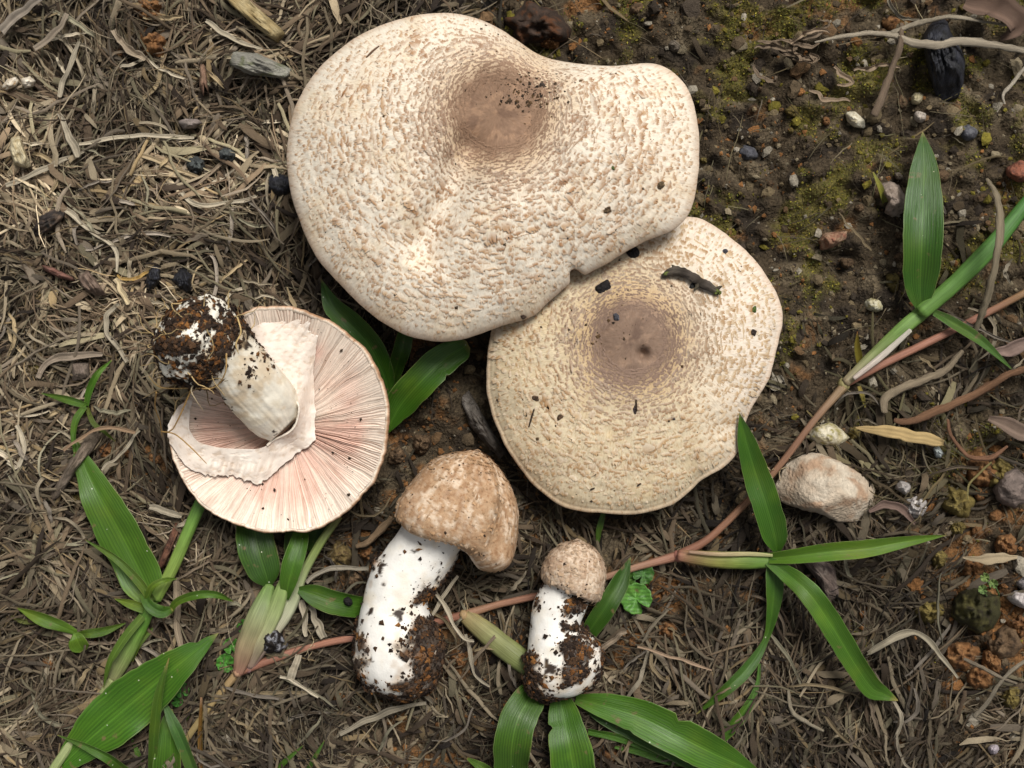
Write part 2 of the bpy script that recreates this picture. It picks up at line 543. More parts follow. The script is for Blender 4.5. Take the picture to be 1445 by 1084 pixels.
# ------------------------------------------------------------------ ground
def build_ground():
    nx, ny = 550, 420
    def axis(n, half):
        t = np.linspace(-1, 1, n)
        core = t / .93 * half
        ext = np.sign(t) * (half + np.maximum(np.abs(t) - .93, 0) / .07 * 1.0) 
        k = np.maximum(np.abs(t) - .93, 0) / .07
        return np.where(np.abs(t) <= .93, core, np.sign(t) * (half + (k * .25 + k ** 4 * 5.7)))
    xs, ys = axis(nx, .235), axis(ny, .18)
    X, Y = np.meshgrid(xs, ys)
    px, py = to_px(X, Y)
    r = reg(np.clip(px, -150, 1600), np.clip(py, -150, 1250))
    Z = gh(X, Y, True)
    soil = A([.06, .044, .027])
    c = np.broadcast_to(soil, X.shape + (3,)).copy()
    c = mix(c, A([.135, .105, .066]), smooth(-.1, .6, fbm(X * 60, Y * 60, .2, 3, 30)) * .8)
    c = mix(c, A([.022, .017, .013]), smooth(.05, .5, fbm(X * 90, Y * 90, .9, 3, 41)) * .85)
    mossm = smooth(.0, .42, fbm(X * 55, Y * 55, .4, 4, 33) + (r[..., 2] - .62) * .9)
    c = mix(c, A([.105, .09, .022]), mossm * smooth(.1, .4, r[..., 2]) * .8)
    orm = smooth(.05, .5, fbm(X * 70, Y * 70, .4, 4, 37) + (r[..., 3] - .55))
    c = mix(c, A([.20, .095, .034]), orm * .8)
    c = mix(c, A([.026, .02, .015]), smooth(.3, .8, r[..., 0]) * .7)  # shade in the gaps between straws, put into the earth colour
    v = np.stack([X, Y, Z], -1)
    o = link('ground', raw_mesh('ground', v.reshape(-1, 3), grid_faces(ny, nx), c.reshape(-1, 3)), 'soil')
    tag(o, 'dark brown earth under the straw litter and moss', 'ground', kind='structure')


build_ground()

# ------------------------------------------------------------------ straw litter, crumbs, moss (uncountable)
PAL = A([[.30, .25, .175], [.46, .395, .29], [.21, .16, .11], [.26, .235, .16], [.115, .084, .058], [.34, .26, .15], [.26, .22, .175], [.05, .037, .028]])


def straw_batch(N, lmin, lmax, wmin, wmax, lift, K=7, floor=0.0, ridge=.8, rollsd=.55, seed=0, bright=1.0, across=3, area=(.262, .205), pos=None):
    g = np.random.default_rng(seed)
    if pos is None:
        N = int(N * 1.32)
        n2 = int(N * 2.4)
        x = g.uniform(-area[0], area[0], n2); y = g.uniform(-area[1], area[1], n2)
        px, py = to_px(x, y)
        r = reg(px, py)
        clump = .5 + .5 * np.clip(fbm(x * 45, y * 45, seed * .3, 3, 50) * 1.6 + .35, -1, 1)
        ok = g.random(n2) < np.maximum(r[..., 0] * smooth(.03, .42, r[..., 0]), floor) * (.35 + .65 * clump)
        x, y, r = x[ok][:N], y[ok][:N], r[ok][:N]
    else:
        x, y = pos
        r = reg(*to_px(x, y))
    N = len(x)
    ang = 2 * np.pi * (pn(x * 13, y * 13, .2, 60) * 1.1 + .45 * pn(x * 45, y * 45, .6, 61)) + g.normal(0, .55, N)
    ln = lmin + (lmax - lmin) * g.random(N) ** 2.2
    wd = wmin + (wmax - wmin) * g.random(N) ** 2.0
    k1 = g.normal(0, .42, N) + .8 * pn(x * 60, y * 60, .3, 62); k2 = g.normal(0, .65, N)
    t = np.linspace(-.5, .5, K)
    th = ang[:, None] + k1[:, None] * t + k2[:, None] * (t ** 2 - .08) + g.normal(0, .11, (N, K))
    st = ln[:, None] / (K - 1)
    X = np.cumsum(np.cos(th) * st, 1); Y = np.cumsum(np.sin(th) * st, 1)
    X += (x - X.mean(1))[:, None]; Y += (y - Y.mean(1))[:, None]
    lz = g.random(N) ** 1.3 * lift
    tilt = g.normal(0, .12, N) * ln
    Z = gh(X, Y) + lz[:, None] * (.35 + .65 * r[:, 0])[:, None] + np.clip(tilt[:, None] * t, -.003, .003) + .0006 - (2 * t) ** 4 * .0012
    P = np.stack([X, Y, Z], -1)
    T = unit(np.gradient(P, axis=1))
    S = unit(np.cross(T, A([0, 0, 1.0])))
    Nn = np.cross(S, T)
    roll = g.normal(0, rollsd, N)[:, None] + g.normal(0, .5, N)[:, None] * t * 2
    cr, sr = np.cos(roll)[..., None], np.sin(roll)[..., None]
    S, Nn = S * cr + Nn * sr, Nn * cr - S * sr
    tap = np.clip(1.15 - np.abs(2 * t) ** 3 * g.uniform(.2, 1, N)[:, None], .15, 1)
    w = wd[:, None] * tap * .5
    if across == 3:
        V = np.stack([P - S * w[..., None], P + Nn * (w * ridge)[..., None], P + S * w[..., None]], 2)
    else:
        V = np.stack([P - S * w[..., None], P + S * w[..., None]], 2)
    ci = g.choice(len(PAL), N, p=[.18, .10, .20, .11, .16, .05, .09, .11])
    patch = .62 + .85 * smooth(-.35, .5, fbm(x * 32, y * 32, .8, 3, 64))
    c = PAL[ci] * (r[:, 1] ** 1.9 * g.uniform(.55, 1.25, N) * bright * patch * .76)[:, None] * A([1.03, .97, .88])
    c = mix(c, c * A([.85, .95, .6]), (r[:, 2] > .25) * g.random(N) * .7)
    c = c * (.62 + .45 * (lz / lift))[:, None] if False else c
    C = c[:, None, None] * (1 + .18 * pn(np.arange(N)[:, None] * 3.7, t[None] * 5, .4, 63))[:, :, None, None]
    C = np.broadcast_to(C, (N, K, across, 3)).copy()
    if across == 3:
        C[:, :, 1] *= 1.08
    fb = grid_faces(K, across)
    F = (np.arange(N) * K * across)[:, None, None] + fb[None]
    gr = np.stack(np.broadcast_arrays((np.arange(K) * 1.0)[None, :, None] * (ln / wd / K * .12)[:, None, None] + (np.arange(N) % 977)[:, None, None] * 1.37,
                                      (np.arange(across) * 1.1)[None, None, :], A(0.0)), -1)
    return V.reshape(-1, 3), F.reshape(-1, 4), C.reshape(-1, 3), gr.reshape(-1, 3)


def stuff(name, label, cat, data, mat, smoothf=True):
    v, f, c = data[:3]
    ex = data[3] if len(data) > 3 else None
    o = link(name, raw_mesh(name, v, f, c, ex, smoothf), mat)
    return tag(o, label, cat, kind='stuff')


def merge(ds):
    off, V, F, C, G = 0, [], [], [], []
    for d in ds:
        V.append(d[0]); F.append(d[1] + off); C.append(d[2]); off += len(d[0])
        if len(d) > 3: G.append(d[3])
    out = [np.concatenate(V), np.concatenate(F), np.concatenate(C)]
    if G: out.append(np.concatenate(G))
    return out


stuff('straw_litter', 'matted grey-brown dry grass litter covering the earth', 'litter',
      merge([straw_batch(14500, .006, .030, .00035, .0012, .0075, K=6, seed=1, ridge=.45),
             straw_batch(11000, .004, .013, .0004, .0013, .0066, K=4, seed=4, ridge=.4),
             straw_batch(5200, .006, .022, .0012, .0030, .0076, K=6, seed=7, ridge=.18, rollsd=.3),
             straw_batch(3000, .012, .045, .0006, .0017, .0085, K=9, seed=2)]), 'straw_grain')
stuff('root_fibres', 'fine hair-like dead roots tangled through the litter', 'litter',
      straw_batch(14000, .005, .026, .00014, .00040, .0088, K=6, seed=3, across=2, floor=.10), 'straw')

# icosahedron crumbs
PHI = (1 + 5 ** .5) / 2
ICO_V = unit(A([[-1, PHI, 0], [1, PHI, 0], [-1, -PHI, 0], [1, -PHI, 0], [0, -1, PHI], [0, 1, PHI], [0, -1, -PHI], [0, 1, -PHI],
                [PHI, 0, -1], [PHI, 0, 1], [-PHI, 0, -1], [-PHI, 0, 1]], float))
ICO_F = A([[0, 11, 5], [0, 5, 1], [0, 1, 7], [0, 7, 10], [0, 10, 11], [1, 5, 9], [5, 11, 4], [11, 10, 2], [10, 7, 6], [7, 1, 8],
           [3, 9, 4], [3, 4, 2], [3, 2, 6], [3, 6, 8], [3, 8, 9], [4, 9, 5], [2, 4, 11], [6, 2, 10], [8, 6, 7], [9, 8, 1]])


def ico_sub(v, f, k):
    v = [tuple(p) for p in v]
    f = [tuple(t) for t in f]
    for _ in range(k):
        cache, nf = {}, []
        def midp(a, b):
            key = (min(a, b), max(a, b))
            if key not in cache:
                m = A(v[a]) + A(v[b]); m = m / np.linalg.norm(m)
                cache[key] = len(v); v.append(tuple(m))
            return cache[key]
        for a, b, c in f:
            ab, bc, ca = midp(a, b), midp(b, c), midp(c, a)
            nf += [(a, ab, ca), (b, bc, ab), (c, ca, bc), (ab, bc, ca)]
        f = nf
    return A(v), A(f)


OCT_V = A([[1, 0, 0], [-1, 0, 0], [0, 1, 0], [0, -1, 0], [0, 0, 1], [0, 0, -1]], float)
OCT_F = A([[0, 2, 4], [2, 1, 4], [1, 3, 4], [3, 0, 4], [2, 0, 5], [1, 2, 5], [3, 1, 5], [0, 3, 5]])
ICO1 = ico_sub(ICO_V, ICO_F, 1)
ICO2 = ico_sub(ICO_V, ICO_F, 2)
ICO3 = ico_sub(ICO_V, ICO_F, 3)


def crumbs(pos, rad, cols, seed=0, rough=.35, flat=.75, sub=0, nor=None):
    g = np.random.default_rng(seed)
    bv, bf = (OCT_V * 1.15, OCT_F) if sub == 0 else ((ICO_V, ICO_F) if sub == .5 else (ICO1 if sub == 1 else ICO2))
    N, K = len(pos), len(bv)
    sc3 = rad[:, None] * np.stack([g.uniform(.7, 1.35, N), g.uniform(.7, 1.35, N), g.uniform(.6, 1.1, N) * flat], -1)
    q = bv[None] * (1 + g.uniform(-rough, rough, (N, K)))[..., None]
    q = q * sc3[:, None]
    a = g.uniform(0, 2 * np.pi, N)
    ca, sa = np.cos(a)[:, None], np.sin(a)[:, None]
    x = q[..., 0] * ca - q[..., 1] * sa; y = q[..., 0] * sa + q[..., 1] * ca
    if nor is None:
        v = np.stack([x, y, q[..., 2]], -1)
    else:
        e1 = unit(np.cross(nor, A([.31, .77, .55]))); e2 = np.cross(nor, e1)
        v = e1[:, None] * x[..., None] + e2[:, None] * y[..., None] + nor[:, None] * q[..., 2:3]
    v = v + pos[:, None]
    f = (np.arange(N) * K)[:, None, None] + bf[None]
    c = np.broadcast_to(cols[:, None], (N, K, 3)) * g.uniform(.8, 1.2, (N, K))[..., None]
    return v.reshape(-1, 3), f.reshape(-1, 3), c.reshape(-1, 3)


def soil_crumbs(N, r0, r1, seed, soilonly, sub=0, tone=1.0):
    g = np.random.default_rng(seed)
    n2 = N * 3
    x = g.uniform(-.25, .25, n2); y = g.uniform(-.195, .195, n2)
    r = reg(*to_px(x, y))
    clump = smooth(-.25, .5, fbm(x * 40, y * 40, seed, 3, 70))
    ok = g.random(n2) < (1 - r[:, 0] * soilonly) * (.25 + .75 * clump)
    x, y, r = x[ok][:N], y[ok][:N], r[ok][:N]
    N = len(x)
    rad = r0 + (r1 - r0) * g.random(N) ** 3
    base = A([[.08, .058, .035], [.135, .102, .058], [.042, .032, .023], [.19, .155, .10], [.135, .082, .042], [.25, .22, .17]])
    c = base[g.choice(6, N, p=[.22, .24, .2, .16, .10, .08])] * g.uniform(.7, 1.25, N)[:, None]
    orange = g.random(N) < r[:, 3] * .75
    c = np.where(orange[:, None], A([.235, .11, .04]) * g.uniform(.5, 1.1, N)[:, None], c)
    mossy = g.random(N) < r[:, 2] * .38 * (fbm(x * 55, y * 55, .4, 4, 33) > -.15)
    c = np.where(mossy[:, None], A([.15, .125, .022]) * g.uniform(.4, 1.2, N)[:, None], c)
    z = gh(x, y, True) + rad * .25
    return crumbs(np.stack([x, y, z], -1), rad, c * tone, seed, sub=sub)


stuff('soil_crumbs', 'loose crumbly brown and rust soil grains on the earth', 'soil',
      merge([soil_crumbs(27000, .00022, .0009, 21, .62), soil_crumbs(4200, .0007, .0022, 22, .85, sub=.5), soil_crumbs(200, .0018, .0036, 23, .9, sub=1)]), 'crumb', False)


def moss_tufts(N, seed):
    g = np.random.default_rng(seed)
    n2 = N * 6
    x = g.uniform(-.25, .25, n2); y = g.uniform(-.195, .195, n2)
    r = reg(*to_px(x, y))
    m = smooth(.0, .35, fbm(x * 55, y * 55, .4, 4, 33) + (r[:, 2] - .62) * .9)
    ok = g.random(n2) < m * (r[:, 2] > .12)
    x, y = x[ok][:N], y[ok][:N]
    N = len(x)
    z = gh(x, y, True)
    a = g.uniform(0, 2 * np.pi, N)
    ln = g.uniform(.0005, .0014, N); wd = ln * g.uniform(.3, .55, N)
    el = g.uniform(.2, 1.2, N)
    d = np.stack([np.cos(a) * np.cos(el), np.sin(a) * np.cos(el), np.sin(el)], -1)
    s = np.stack([-np.sin(a), np.cos(a), 0 * a], -1)
    p = np.stack([x, y, z + .0001], -1)
    V = np.stack([p, p + d * ln[:, None] * .5 + s * wd[:, None] * .5, p + d * ln[:, None], p + d * ln[:, None] * .5 - s * wd[:, None] * .5], 1)
    pal = A([[.17, .15, .022], [.11, .115, .02], [.26, .22, .035], [.07, .075, .018], [.19, .13, .03]])
    c = pal[g.choice(5, N, p=[.3, .28, .14, .18, .1])] * g.uniform(.6, 1.2, N)[:, None]
    C = np.broadcast_to(c[:, None], (N, 4, 3))
    F = (np.arange(N) * 4)[:, None] + A([0, 1, 2, 3])[None]
    return V.reshape(-1, 3), F, C.reshape(-1, 3)


stuff('moss', 'yellow-green moss flecking the damp bare soil', 'moss', moss_tufts(42000, 31), 'moss', False)


# ------------------------------------------------------------------ mushrooms
class Cap:
    def __init__(self, outline, centre, zr, zt, extra=None, prof=(2.6, .8), jag=.004, seed=0):
        o = A(outline, float)
        self.c = A(centre, float)
        d = o - self.c
        th = np.arctan2(d[:, 1], d[:, 0]); R = np.hypot(d[:, 0], d[:, 1])
        # densify along a closed spline first
        k = np.argsort(th); 
        o2 = o[k]
        cl = spline(np.vstack([o2[-2:], o2, o2[:2]]), 900)
        d = cl - self.c
        th = np.arctan2(d[:, 1], d[:, 0]); R = np.hypot(d[:, 0], d[:, 1])
        k = np.argsort(th)
        self.th, self.Rt = th[k], R[k]
        tg = np.linspace(-np.pi, np.pi, 720, endpoint=False)
        rg = np.interp(tg, self.th, self.Rt, period=2 * np.pi)
        ker = np.exp(-(np.arange(-60, 61) / 22.0) ** 2); ker /= ker.sum()
        sm = np.convolve(np.concatenate([rg[-60:], rg, rg[:60]]), ker, 'valid')
        self.Rs = np.interp(self.th, tg, sm, period=2 * np.pi)
        self.zr, self.zt, self.extra, self.prof, self.jag, self.seed = zr, zt, extra, prof, jag, seed
        self.relief, self.disc_r, self.notch = 0.0, 1.0, []

    def R(self, th):
        t = (A(th) + np.pi) % (2 * np.pi) - np.pi
        r = np.interp(t, self.th, self.Rt, period=2 * np.pi)
        return r * (1 + self.jag * fbm(np.cos(th) * 9, np.sin(th) * 9, self.seed, 3, 80))

    def pos(self, s, th):
        s, th = np.broadcast_arrays(A(s, float), A(th, float))
        R = self.R(th)
        Rs = np.interp((th + np.pi) % (2 * np.pi) - np.pi, self.th, self.Rs, period=2 * np.pi)
        R = Rs + (R - Rs) * np.clip(s, 0, 1.01) ** 9
        for tn, wn, dn in self.notch:
            R = R - dn * np.exp(-(((th - tn + np.pi) % (2 * np.pi) - np.pi) / wn) ** 4) * np.clip(s, 0, 1.01) ** 26
        px = self.c[0] + s * R * np.cos(th); py = self.c[1] + s * R * np.sin(th)
        zr = self.zr(th)
        ss = np.clip(s, 0, 1)
        z = zr + (self.zt - zr) * (1 - ss ** self.prof[0]) ** self.prof[1]
        if self.extra is not None:
            z = z + self.extra(px, py, ss)
        if self.relief:
            ct, st = np.cos(th), np.sin(th)
            rp = s * R
            rel = 1.2 * pn(rp / 6.5 + .6 * pn(px / 20, py / 20, .4, 89), ct * 15, st * 15 + self.seed, 90) + .6 * pn(px / 4.5, py / 4.5, .3 + self.seed, 91) + .8 * pn(px / 15, py / 15, .7, 88)
            outer = smooth(self.disc_r * .7, self.disc_r * 1.3, rp)
            z = z + .0006 * pn(px / 45, py / 45, self.seed + .5, 92)
            z = z + self.relief * rel * (outer * .9 + .12) * (1 - smooth(.9, 1, s) * .7)
        return W(px, py, z)

    def frame(self, s, th):
        e = 1.2e-2
        p = self.pos(s, th)
        ds = unit(self.pos(s + e, th) - self.pos(s - e, th))
        dt = self.pos(s, th + e) - self.pos(s, th - e)
        dt = unit(dt - ds * (dt * ds).sum(-1, keepdims=True))
        n = np.cross(ds, dt)
        n = np.where(n[..., 2:3] < 0, -n, n)
        return p, ds, dt, unit(n)


CREAM = A([.71, .635, .52])
TAN = A([.29, .14, .055])
DISC = A([.27, .17, .11])


def cap_body(parent, cap, disc_r, nth=520, ns=150, cream=CREAM, disc=DISC, under=.010, seed=0, relief=.00042, lit_tint=None, rimband=False):
    th = np.linspace(-np.pi, np.pi, nth, endpoint=False)[None]
    s = np.linspace(0.004, .995, ns)[:, None]
    s = 1 - (1 - s) ** 1.25
    p = cap.pos(s, th)
    R = cap.R(th)
    rp = s * R                                            # px from the centre
    ct, st = np.cos(th), np.sin(th)
    px, py = cap.c[0] + rp * ct, cap.c[1] + rp * st
    if rimband:
        p[..., 2] -= .00045 * np.exp(-((1 - s) * R / 5.5 - 1) ** 2 * 5)
        p[..., 2] -= .00035 * np.exp(-((1 - s) * R / 10.5 - 1) ** 2 * 9)
    c = np.broadcast_to(cream, p.shape).copy()
    n1 = fbm(px / 60, py / 60, seed, 3, 93)
    c = mix(c, cream * A([.95, .90, .82]), smooth(-.1, .6, n1))
    if lit_tint is not None:
        c = lit_tint(c, px, py, s)
    # dark disc, edge broken up
    dn = rp / disc_r + .10 * fbm(px / 14, py / 14, seed + 2, 4, 94)
    c = mix(c, cream * A([.80, .66, .52]), (1 - smooth(.9, 1.75, dn)) * .85)
    c = mix(c, disc, (1 - smooth(.66, 1.04, dn)))
    c = mix(c, disc * A([.70, .68, .70]), (1 - smooth(.2, 1.05, dn)) * smooth(-.2, .5, fbm(px / 26, py / 26, seed + 5, 4, 95)))
    c = mix(c, disc * A([1.45, 1.45, 1.4]), (1 - smooth(.6, 1.1, dn)) * smooth(.1, .5, fbm(px / 18, py / 18, seed + 8, 4, 96)) * .6)
    c = c * (1 + .16 * (1 - smooth(.8, 1.2, dn)) * fbm(px / 4, py / 4, seed + 3, 2, 97))[..., None]
    # brownish margin
    c = mix(c, A([.47, .33, .225]), smooth(.955, .998, s) * .55)
    gr = np.stack(np.broadcast_arrays(ct * 26, st * 26, rp * .055), -1)
    rows, cols, gre = [p], [c], [gr]
    # rolled edge and underside
    zr = cap.zr(th)
    for ins, dz, cc in ((.1, -.0006, A([.5, .38, .28])), (.35, -.0013, A([.55, .45, .36])), (1.6, -.0020, A([.5, .38, .3])), (4.5, -.0022, A([.42, .3, .24]))):
        q = cap.pos(1 - ins / R, th)
        e = cap.pos(np.full_like(th, .998), th)
        q = np.concatenate([q[..., :2], e[..., 2:3] + dz], -1)
        rows.append(q); cols.append(np.broadcast_to(cc, q.shape)); gre.append(gr[-1:])
    for sf in (.93, .8, .6, .4, .2, .05):
        q = cap.pos(np.full_like(th, sf), th)
        e = cap.pos(np.full_like(th, .998), th)
        zz = np.minimum(e[..., 2:3] - .0022, q[..., 2:3] - under * (1 - sf * .6))
        q = np.concatenate([q[..., :2], zz], -1)
        rows.append(q); cols.append(np.broadcast_to(A([.42, .28, .22]), q.shape)); gre.append(gr[-1:])
    V, C, G = np.concatenate(rows), np.concatenate(cols), np.concatenate(gre)
    n = len(V)
    f = [grid_faces(n, nth, True)]
    v = np.vstack([V.reshape(-1, 3), V[0].mean(0)[None], V[-1].mean(0)[None]])
    cc = np.vstack([C.reshape(-1, 3), C[0, :1], C[-1, :1]])
    gg = np.vstack([G.reshape(-1, 3), G[0, :1], G[-1, :1]])
    j = np.arange(nth); j2 = (j + 1) % nth
    f.append(np.stack([j2, j, np.full(nth, n * nth)], -1))
    o = (n - 1) * nth
    f.append(np.stack([o + j, o + j2, np.full(nth, n * nth + 1)], -1))
    return part('cap', v, f, cc, 'cap_skin', parent, extra=gg)


def cap_scales(parent, cap, disc_r, step=8.0, seed=0, col_lo=TAN, col_hi=A([.45, .29, .16]), base=CREAM, size=1.0, dens=None, disc_c=DISC):
    g = np.random.default_rng(seed)
    S, T, SZ = [], [], []
    Rm = cap.Rt.max()
    r = disc_r * .62
    while r < Rm:
        st = step * (.55 + .45 * smooth(disc_r * .8, disc_r * 2.2, r)) 
        n = int(2 * np.pi * r / (st * 1.0))
        t = (np.arange(n) + g.uniform(-.45, .45, n)) / n * 2 * np.pi - np.pi
        rr = r + g.uniform(-.5, .5, n) * st
        s = rr / cap.R(t)
        ok = (s < .948)
        S.append(s[ok]); T.append(t[ok]); SZ.append(np.full(ok.sum(), st))
        r += st * .92
    s, t, sz = np.concatenate(S), np.concatenate(T), np.concatenate(SZ)
    R = cap.R(t); px = cap.c[0] + s * R * np.cos(t); py = cap.c[1] + s * R * np.sin(t)
    n1 = fbm(px / 34, py / 34, seed * .7, 3, 110)
    keep = g.random(len(s)) < np.clip(.80 + .25 * n1, .3, .98)
    if dens is not None:
        keep &= g.random(len(s)) < dens(px, py, s)
    s, t, sz, px, py, n1 = [a[keep] for a in (s, t, sz, px, py, n1)]
    p, dr, dt, nn = cap.frame(s, t)
    N = len(s)
    inner = 1 - smooth(1.0, 2.1, s * cap.R(t) / disc_r)
    ln = sz * U * size * g.lognormal(-.25, .32, N) * (1 + .5 * n1)
    wd = sz * U * size * g.lognormal(.05, .5, N) * (1 + .35 * inner)
    edge = smooth(.72, 1, s)
    ln *= (1 + .1 * edge) * (1 - .2 * inner); wd *= 1 - .55 * edge
    sw = g.normal(0, .22, N)
    d1 = dr * np.cos(sw)[:, None] + dt * np.sin(sw)[:, None]
    d2 = dt * np.cos(sw)[:, None] - dr * np.sin(sw)[:, None]
    TU = A([-.55, 0, .55, -.95, -.5, 0, .5, .95, -.9, -.66, -.4, -.14, .14, .4, .66, .9])
    TV = A([0, -.1, 0, .40, .42, .45, .42, .40, .62, .95, .72, 1.0, .76, 1.0, .70, .75])
    TH = A([-.00005, -.00005, -.00005, .00004, .00008, .0001, .00008, .00004, .00007, .00012, .00013, .00016, .00016, .00013, .00012, .00007])
    K = len(TU)
    u = TU[None] + g.normal(0, .09, (N, K)); v = TV[None] + g.normal(0, .12, (N, K)) * (TV[None] > .5)
    h = TH[None] * g.uniform(.6, 1.3, N)[:, None]
    V = p[:, None] + d1[:, None] * (v * ln[:, None])[..., None] + d2[:, None] * (u * wd[:, None] * .5)[..., None] + nn[:, None] * h[..., None]
    fb = A([[0, 1, 4], [1, 5, 4], [1, 2, 6], [1, 6, 5], [0, 4, 3], [2, 7, 6], [3, 4, 9], [3, 9, 8], [4, 10, 9], [4, 5, 10], [5, 11, 10], [5, 12, 11], [5, 6, 12], [6, 13, 12], [6, 14, 13], [6, 7, 14], [7, 15, 14]])
    F = (np.arange(N) * K)[:, None, None] + fb[None]
    tip = mix(col_lo, col_hi, np.clip(g.normal(.40, .3, N) - .35 * n1 + .35 * edge - .2 * inner, 0, 1))
    w = np.clip(TV * 1.3, 0, 1) ** .75
    w = w * (1 - .5 * smooth(.6, .95, np.abs(TU)))
    tt = np.clip(w[None] * np.clip(g.normal(.9, .2, N), .3, 1.1)[:, None] + g.normal(0, .14, (N, K)), 0, 1)[..., None]
    tip = mix(tip, disc_c, inner * .8)
    bs = mix(np.broadcast_to(base, (N, 3)), mix(base, disc_c, .55), inner)
    ind = 1 - smooth(.85, 1.2, s * cap.R(t) / disc_r)
    bs = mix(bs, disc_c * 1.06, ind); tip = mix(tip, disc_c * .9, ind)
    C = bs[:, None] * (1 - tt) + tip[:, None] * tt
    o = part('cap_scales', V.reshape(-1, 3), F.reshape(-1, 3), C.reshape(-1, 3), 'scale', parent, shade_smooth=True, kind='stuff')
    return o


def flakes(parent, p, dr, dt, nn, ln, wd, tip, base, g):
    N = len(p)
    TU = A([-.5, .5, -.95, 0, .95, -.7, -.3, 0, .35, .75]); TV = A([0, 0, .45, .45, .45, .9, .72, 1.0, .75, .9])
    TH = A([-.0002, -.0002, .00002, .00014, .00002, .00016, .0002, .00024, .0002, .00016])
    u = TU[None] + g.normal(0, .1, (N, 10)); v = TV[None] + g.normal(0, .1, (N, 10)) * (TV[None] > .5)
    V = p[:, None] + dr[:, None] * (v * ln[:, None])[..., None] + dt[:, None] * (u * wd[:, None] * .5)[..., None] + nn[:, None] * (TH[None] * g.uniform(.6, 1.3, N)[:, None])[..., None]
    fb = A([[0, 1, 3], [0, 3, 2], [1, 4, 3], [2, 3, 6], [2, 6, 5], [3, 7, 6], [3, 8, 7], [3, 4, 8], [4, 9, 8]])
    F = (np.arange(N) * 10)[:, None, None] + fb[None]
    tt = (np.clip(TV * 1.3, 0, 1) ** .7)[None, :, None] * g.uniform(.5, 1, N)[:, None, None]
    C = base[:, None] * (1 - tt) + tip[:, None] * tt
    part('cap_scales', V.reshape(-1, 3), F.reshape(-1, 3), C.reshape(-1, 3), 'scale', parent, kind='stuff')


def specks_on(parent, p, nn, rad, cols, name='soil_specks', seed=0, flat=.6, sub=0, sink=.2):
    d = crumbs(p + nn * (rad * sink)[:, None], rad, cols, seed, .4, flat, sub, nn)
    return part(name, d[0], d[1], d[2], 'crumb', parent, shade_smooth=False, kind='stuff')


def cap_specks(parent, cap, N, seed, rmax=.0006, where=None):
    g = np.random.default_rng(seed)
    s = np.sqrt(g.random(N)) * .97; t = g.uniform(-np.pi, np.pi, N)
    if where is not None:
        x, y, sd, k = where
        px = g.normal(x, sd, k); py = g.normal(y, sd * .6, k)
        tt = np.arctan2(py - cap.c[1], px - cap.c[0]); ss = np.hypot(px - cap.c[0], py - cap.c[1]) / cap.R(tt)
        s = np.concatenate([s, ss]); t = np.concatenate([t, tt])
    p, a, b, n = cap.frame(s, t)
    rad = .00013 + rmax * g.random(len(s)) ** 6
    c = A([[.03, .022, .016], [.06, .04, .025], [.10, .06, .03]])[g.integers(0, 3, len(s))]
    specks_on(parent, p, n, rad, c, seed=seed)


# ---- the largest cap
O1 = [(625, 18), (670, 25), (706, 41), (733, 59), (765, 79), (810, 89), (864, 93), (914, 89), (941, 96), (964, 115), (977, 140), (986, 181), (987, 217), (983, 267),
      (973, 300), (950, 325), (910, 341), (878, 359), (855, 373), (830, 386), (812, 394), (799, 405), (774, 427), (751, 447), (706, 461), (670, 474), (643, 481), (611, 482),
      (571, 472), (525, 445), (480, 402), (449, 366), (426, 321), (410, 271), (404, 226), (407, 190), (417, 149), (440, 108), (476, 72), (516, 45), (571, 25)]


def seg_dist(px, py, a, b):
    ax, ay = a; bx, by = b
    L2 = (bx - ax) ** 2 + (by - ay) ** 2
    t = ((px - ax) * (bx - ax) + (py - ay) * (by - ay)) / L2
    tc = np.clip(t, 0, 1)
    return np.hypot(px - ax - tc * (bx - ax), py - ay - tc * (by - ay)), t


def ex1(px, py, s):
    z = -.0052 * np.exp(-(((px - 703) / 62) ** 2 + ((py - 158) / 58) ** 2) ** 1.5)      # dished centre
    d, t = seg_dist(px, py, (662, 215), (598, 350))
    z = z - .0085 * np.exp(-(d / 30) ** 2) * (1 - smooth(.5, 1.0, s)) 
    z = z - .0030 * np.exp(-(seg_dist(px, py, (790, 60), (770, 130))[0] / 38) ** 2)
    z = z + .0020 * np.exp(-((px - 880) / 90) ** 2 - ((py - 190) / 80) ** 2)
    z = z + .0020 * np.exp(-((px - 720) / 110) ** 2 - ((py - 300) / 60) ** 2)
    z = z + .0015 * np.exp(-((px - 540) / 70) ** 2 - ((py - 180) / 90) ** 2)
    z = z - .0026 * np.exp(-((px - 812) / 12) ** 2 - ((py - 392) / 14) ** 2) * 0
    return z


cap1 = Cap(O1, (703, 160), lambda th: .0270 + .0055 * np.exp(-((((th - .75) + np.pi) % (2 * np.pi) - np.pi) / .75) ** 2) + .0012 * np.sin(3 * th + 1), .0475, ex1, (3.0, .72), .003, 1)
cap1.relief, cap1.disc_r = .00020, 74
cap1.notch = [(math.atan2(388 - 160, 812 - 703), .034, 17.0)]
m1 = thing('mushroom', 'largest cream scaly mushroom, kidney-shaped cap with dished brown centre, overlapping another cap', 'mushroom', W(703, 200, float(gz(703, 200))), 'mushrooms laid on the ground')
lit_tint1 = lambda c, px, py, s: mix(c, c * A([1.03, 1.02, 1.02]), smooth(780, 950, px) * .5)  # right end brightened in the colour, as if catching more light
cb1 = cap_body(m1, cap1, 78, 560, 150, seed=1, lit_tint=lit_tint1)
cap_scales(cb1, cap1, 74, 6.6, 5, size=1.12)
cap_specks(cb1, cap1, 110, 6, .0005, (752, 130, 24, 420))
culm(m1, 'stem', [(705, 200, float(gz(705, 200)) - .002), (703, 195, .012), (703, 190, .030)], (46, 42, 44), [A([.6, .53, .44])], 'flesh', 24, 14, raw=True)

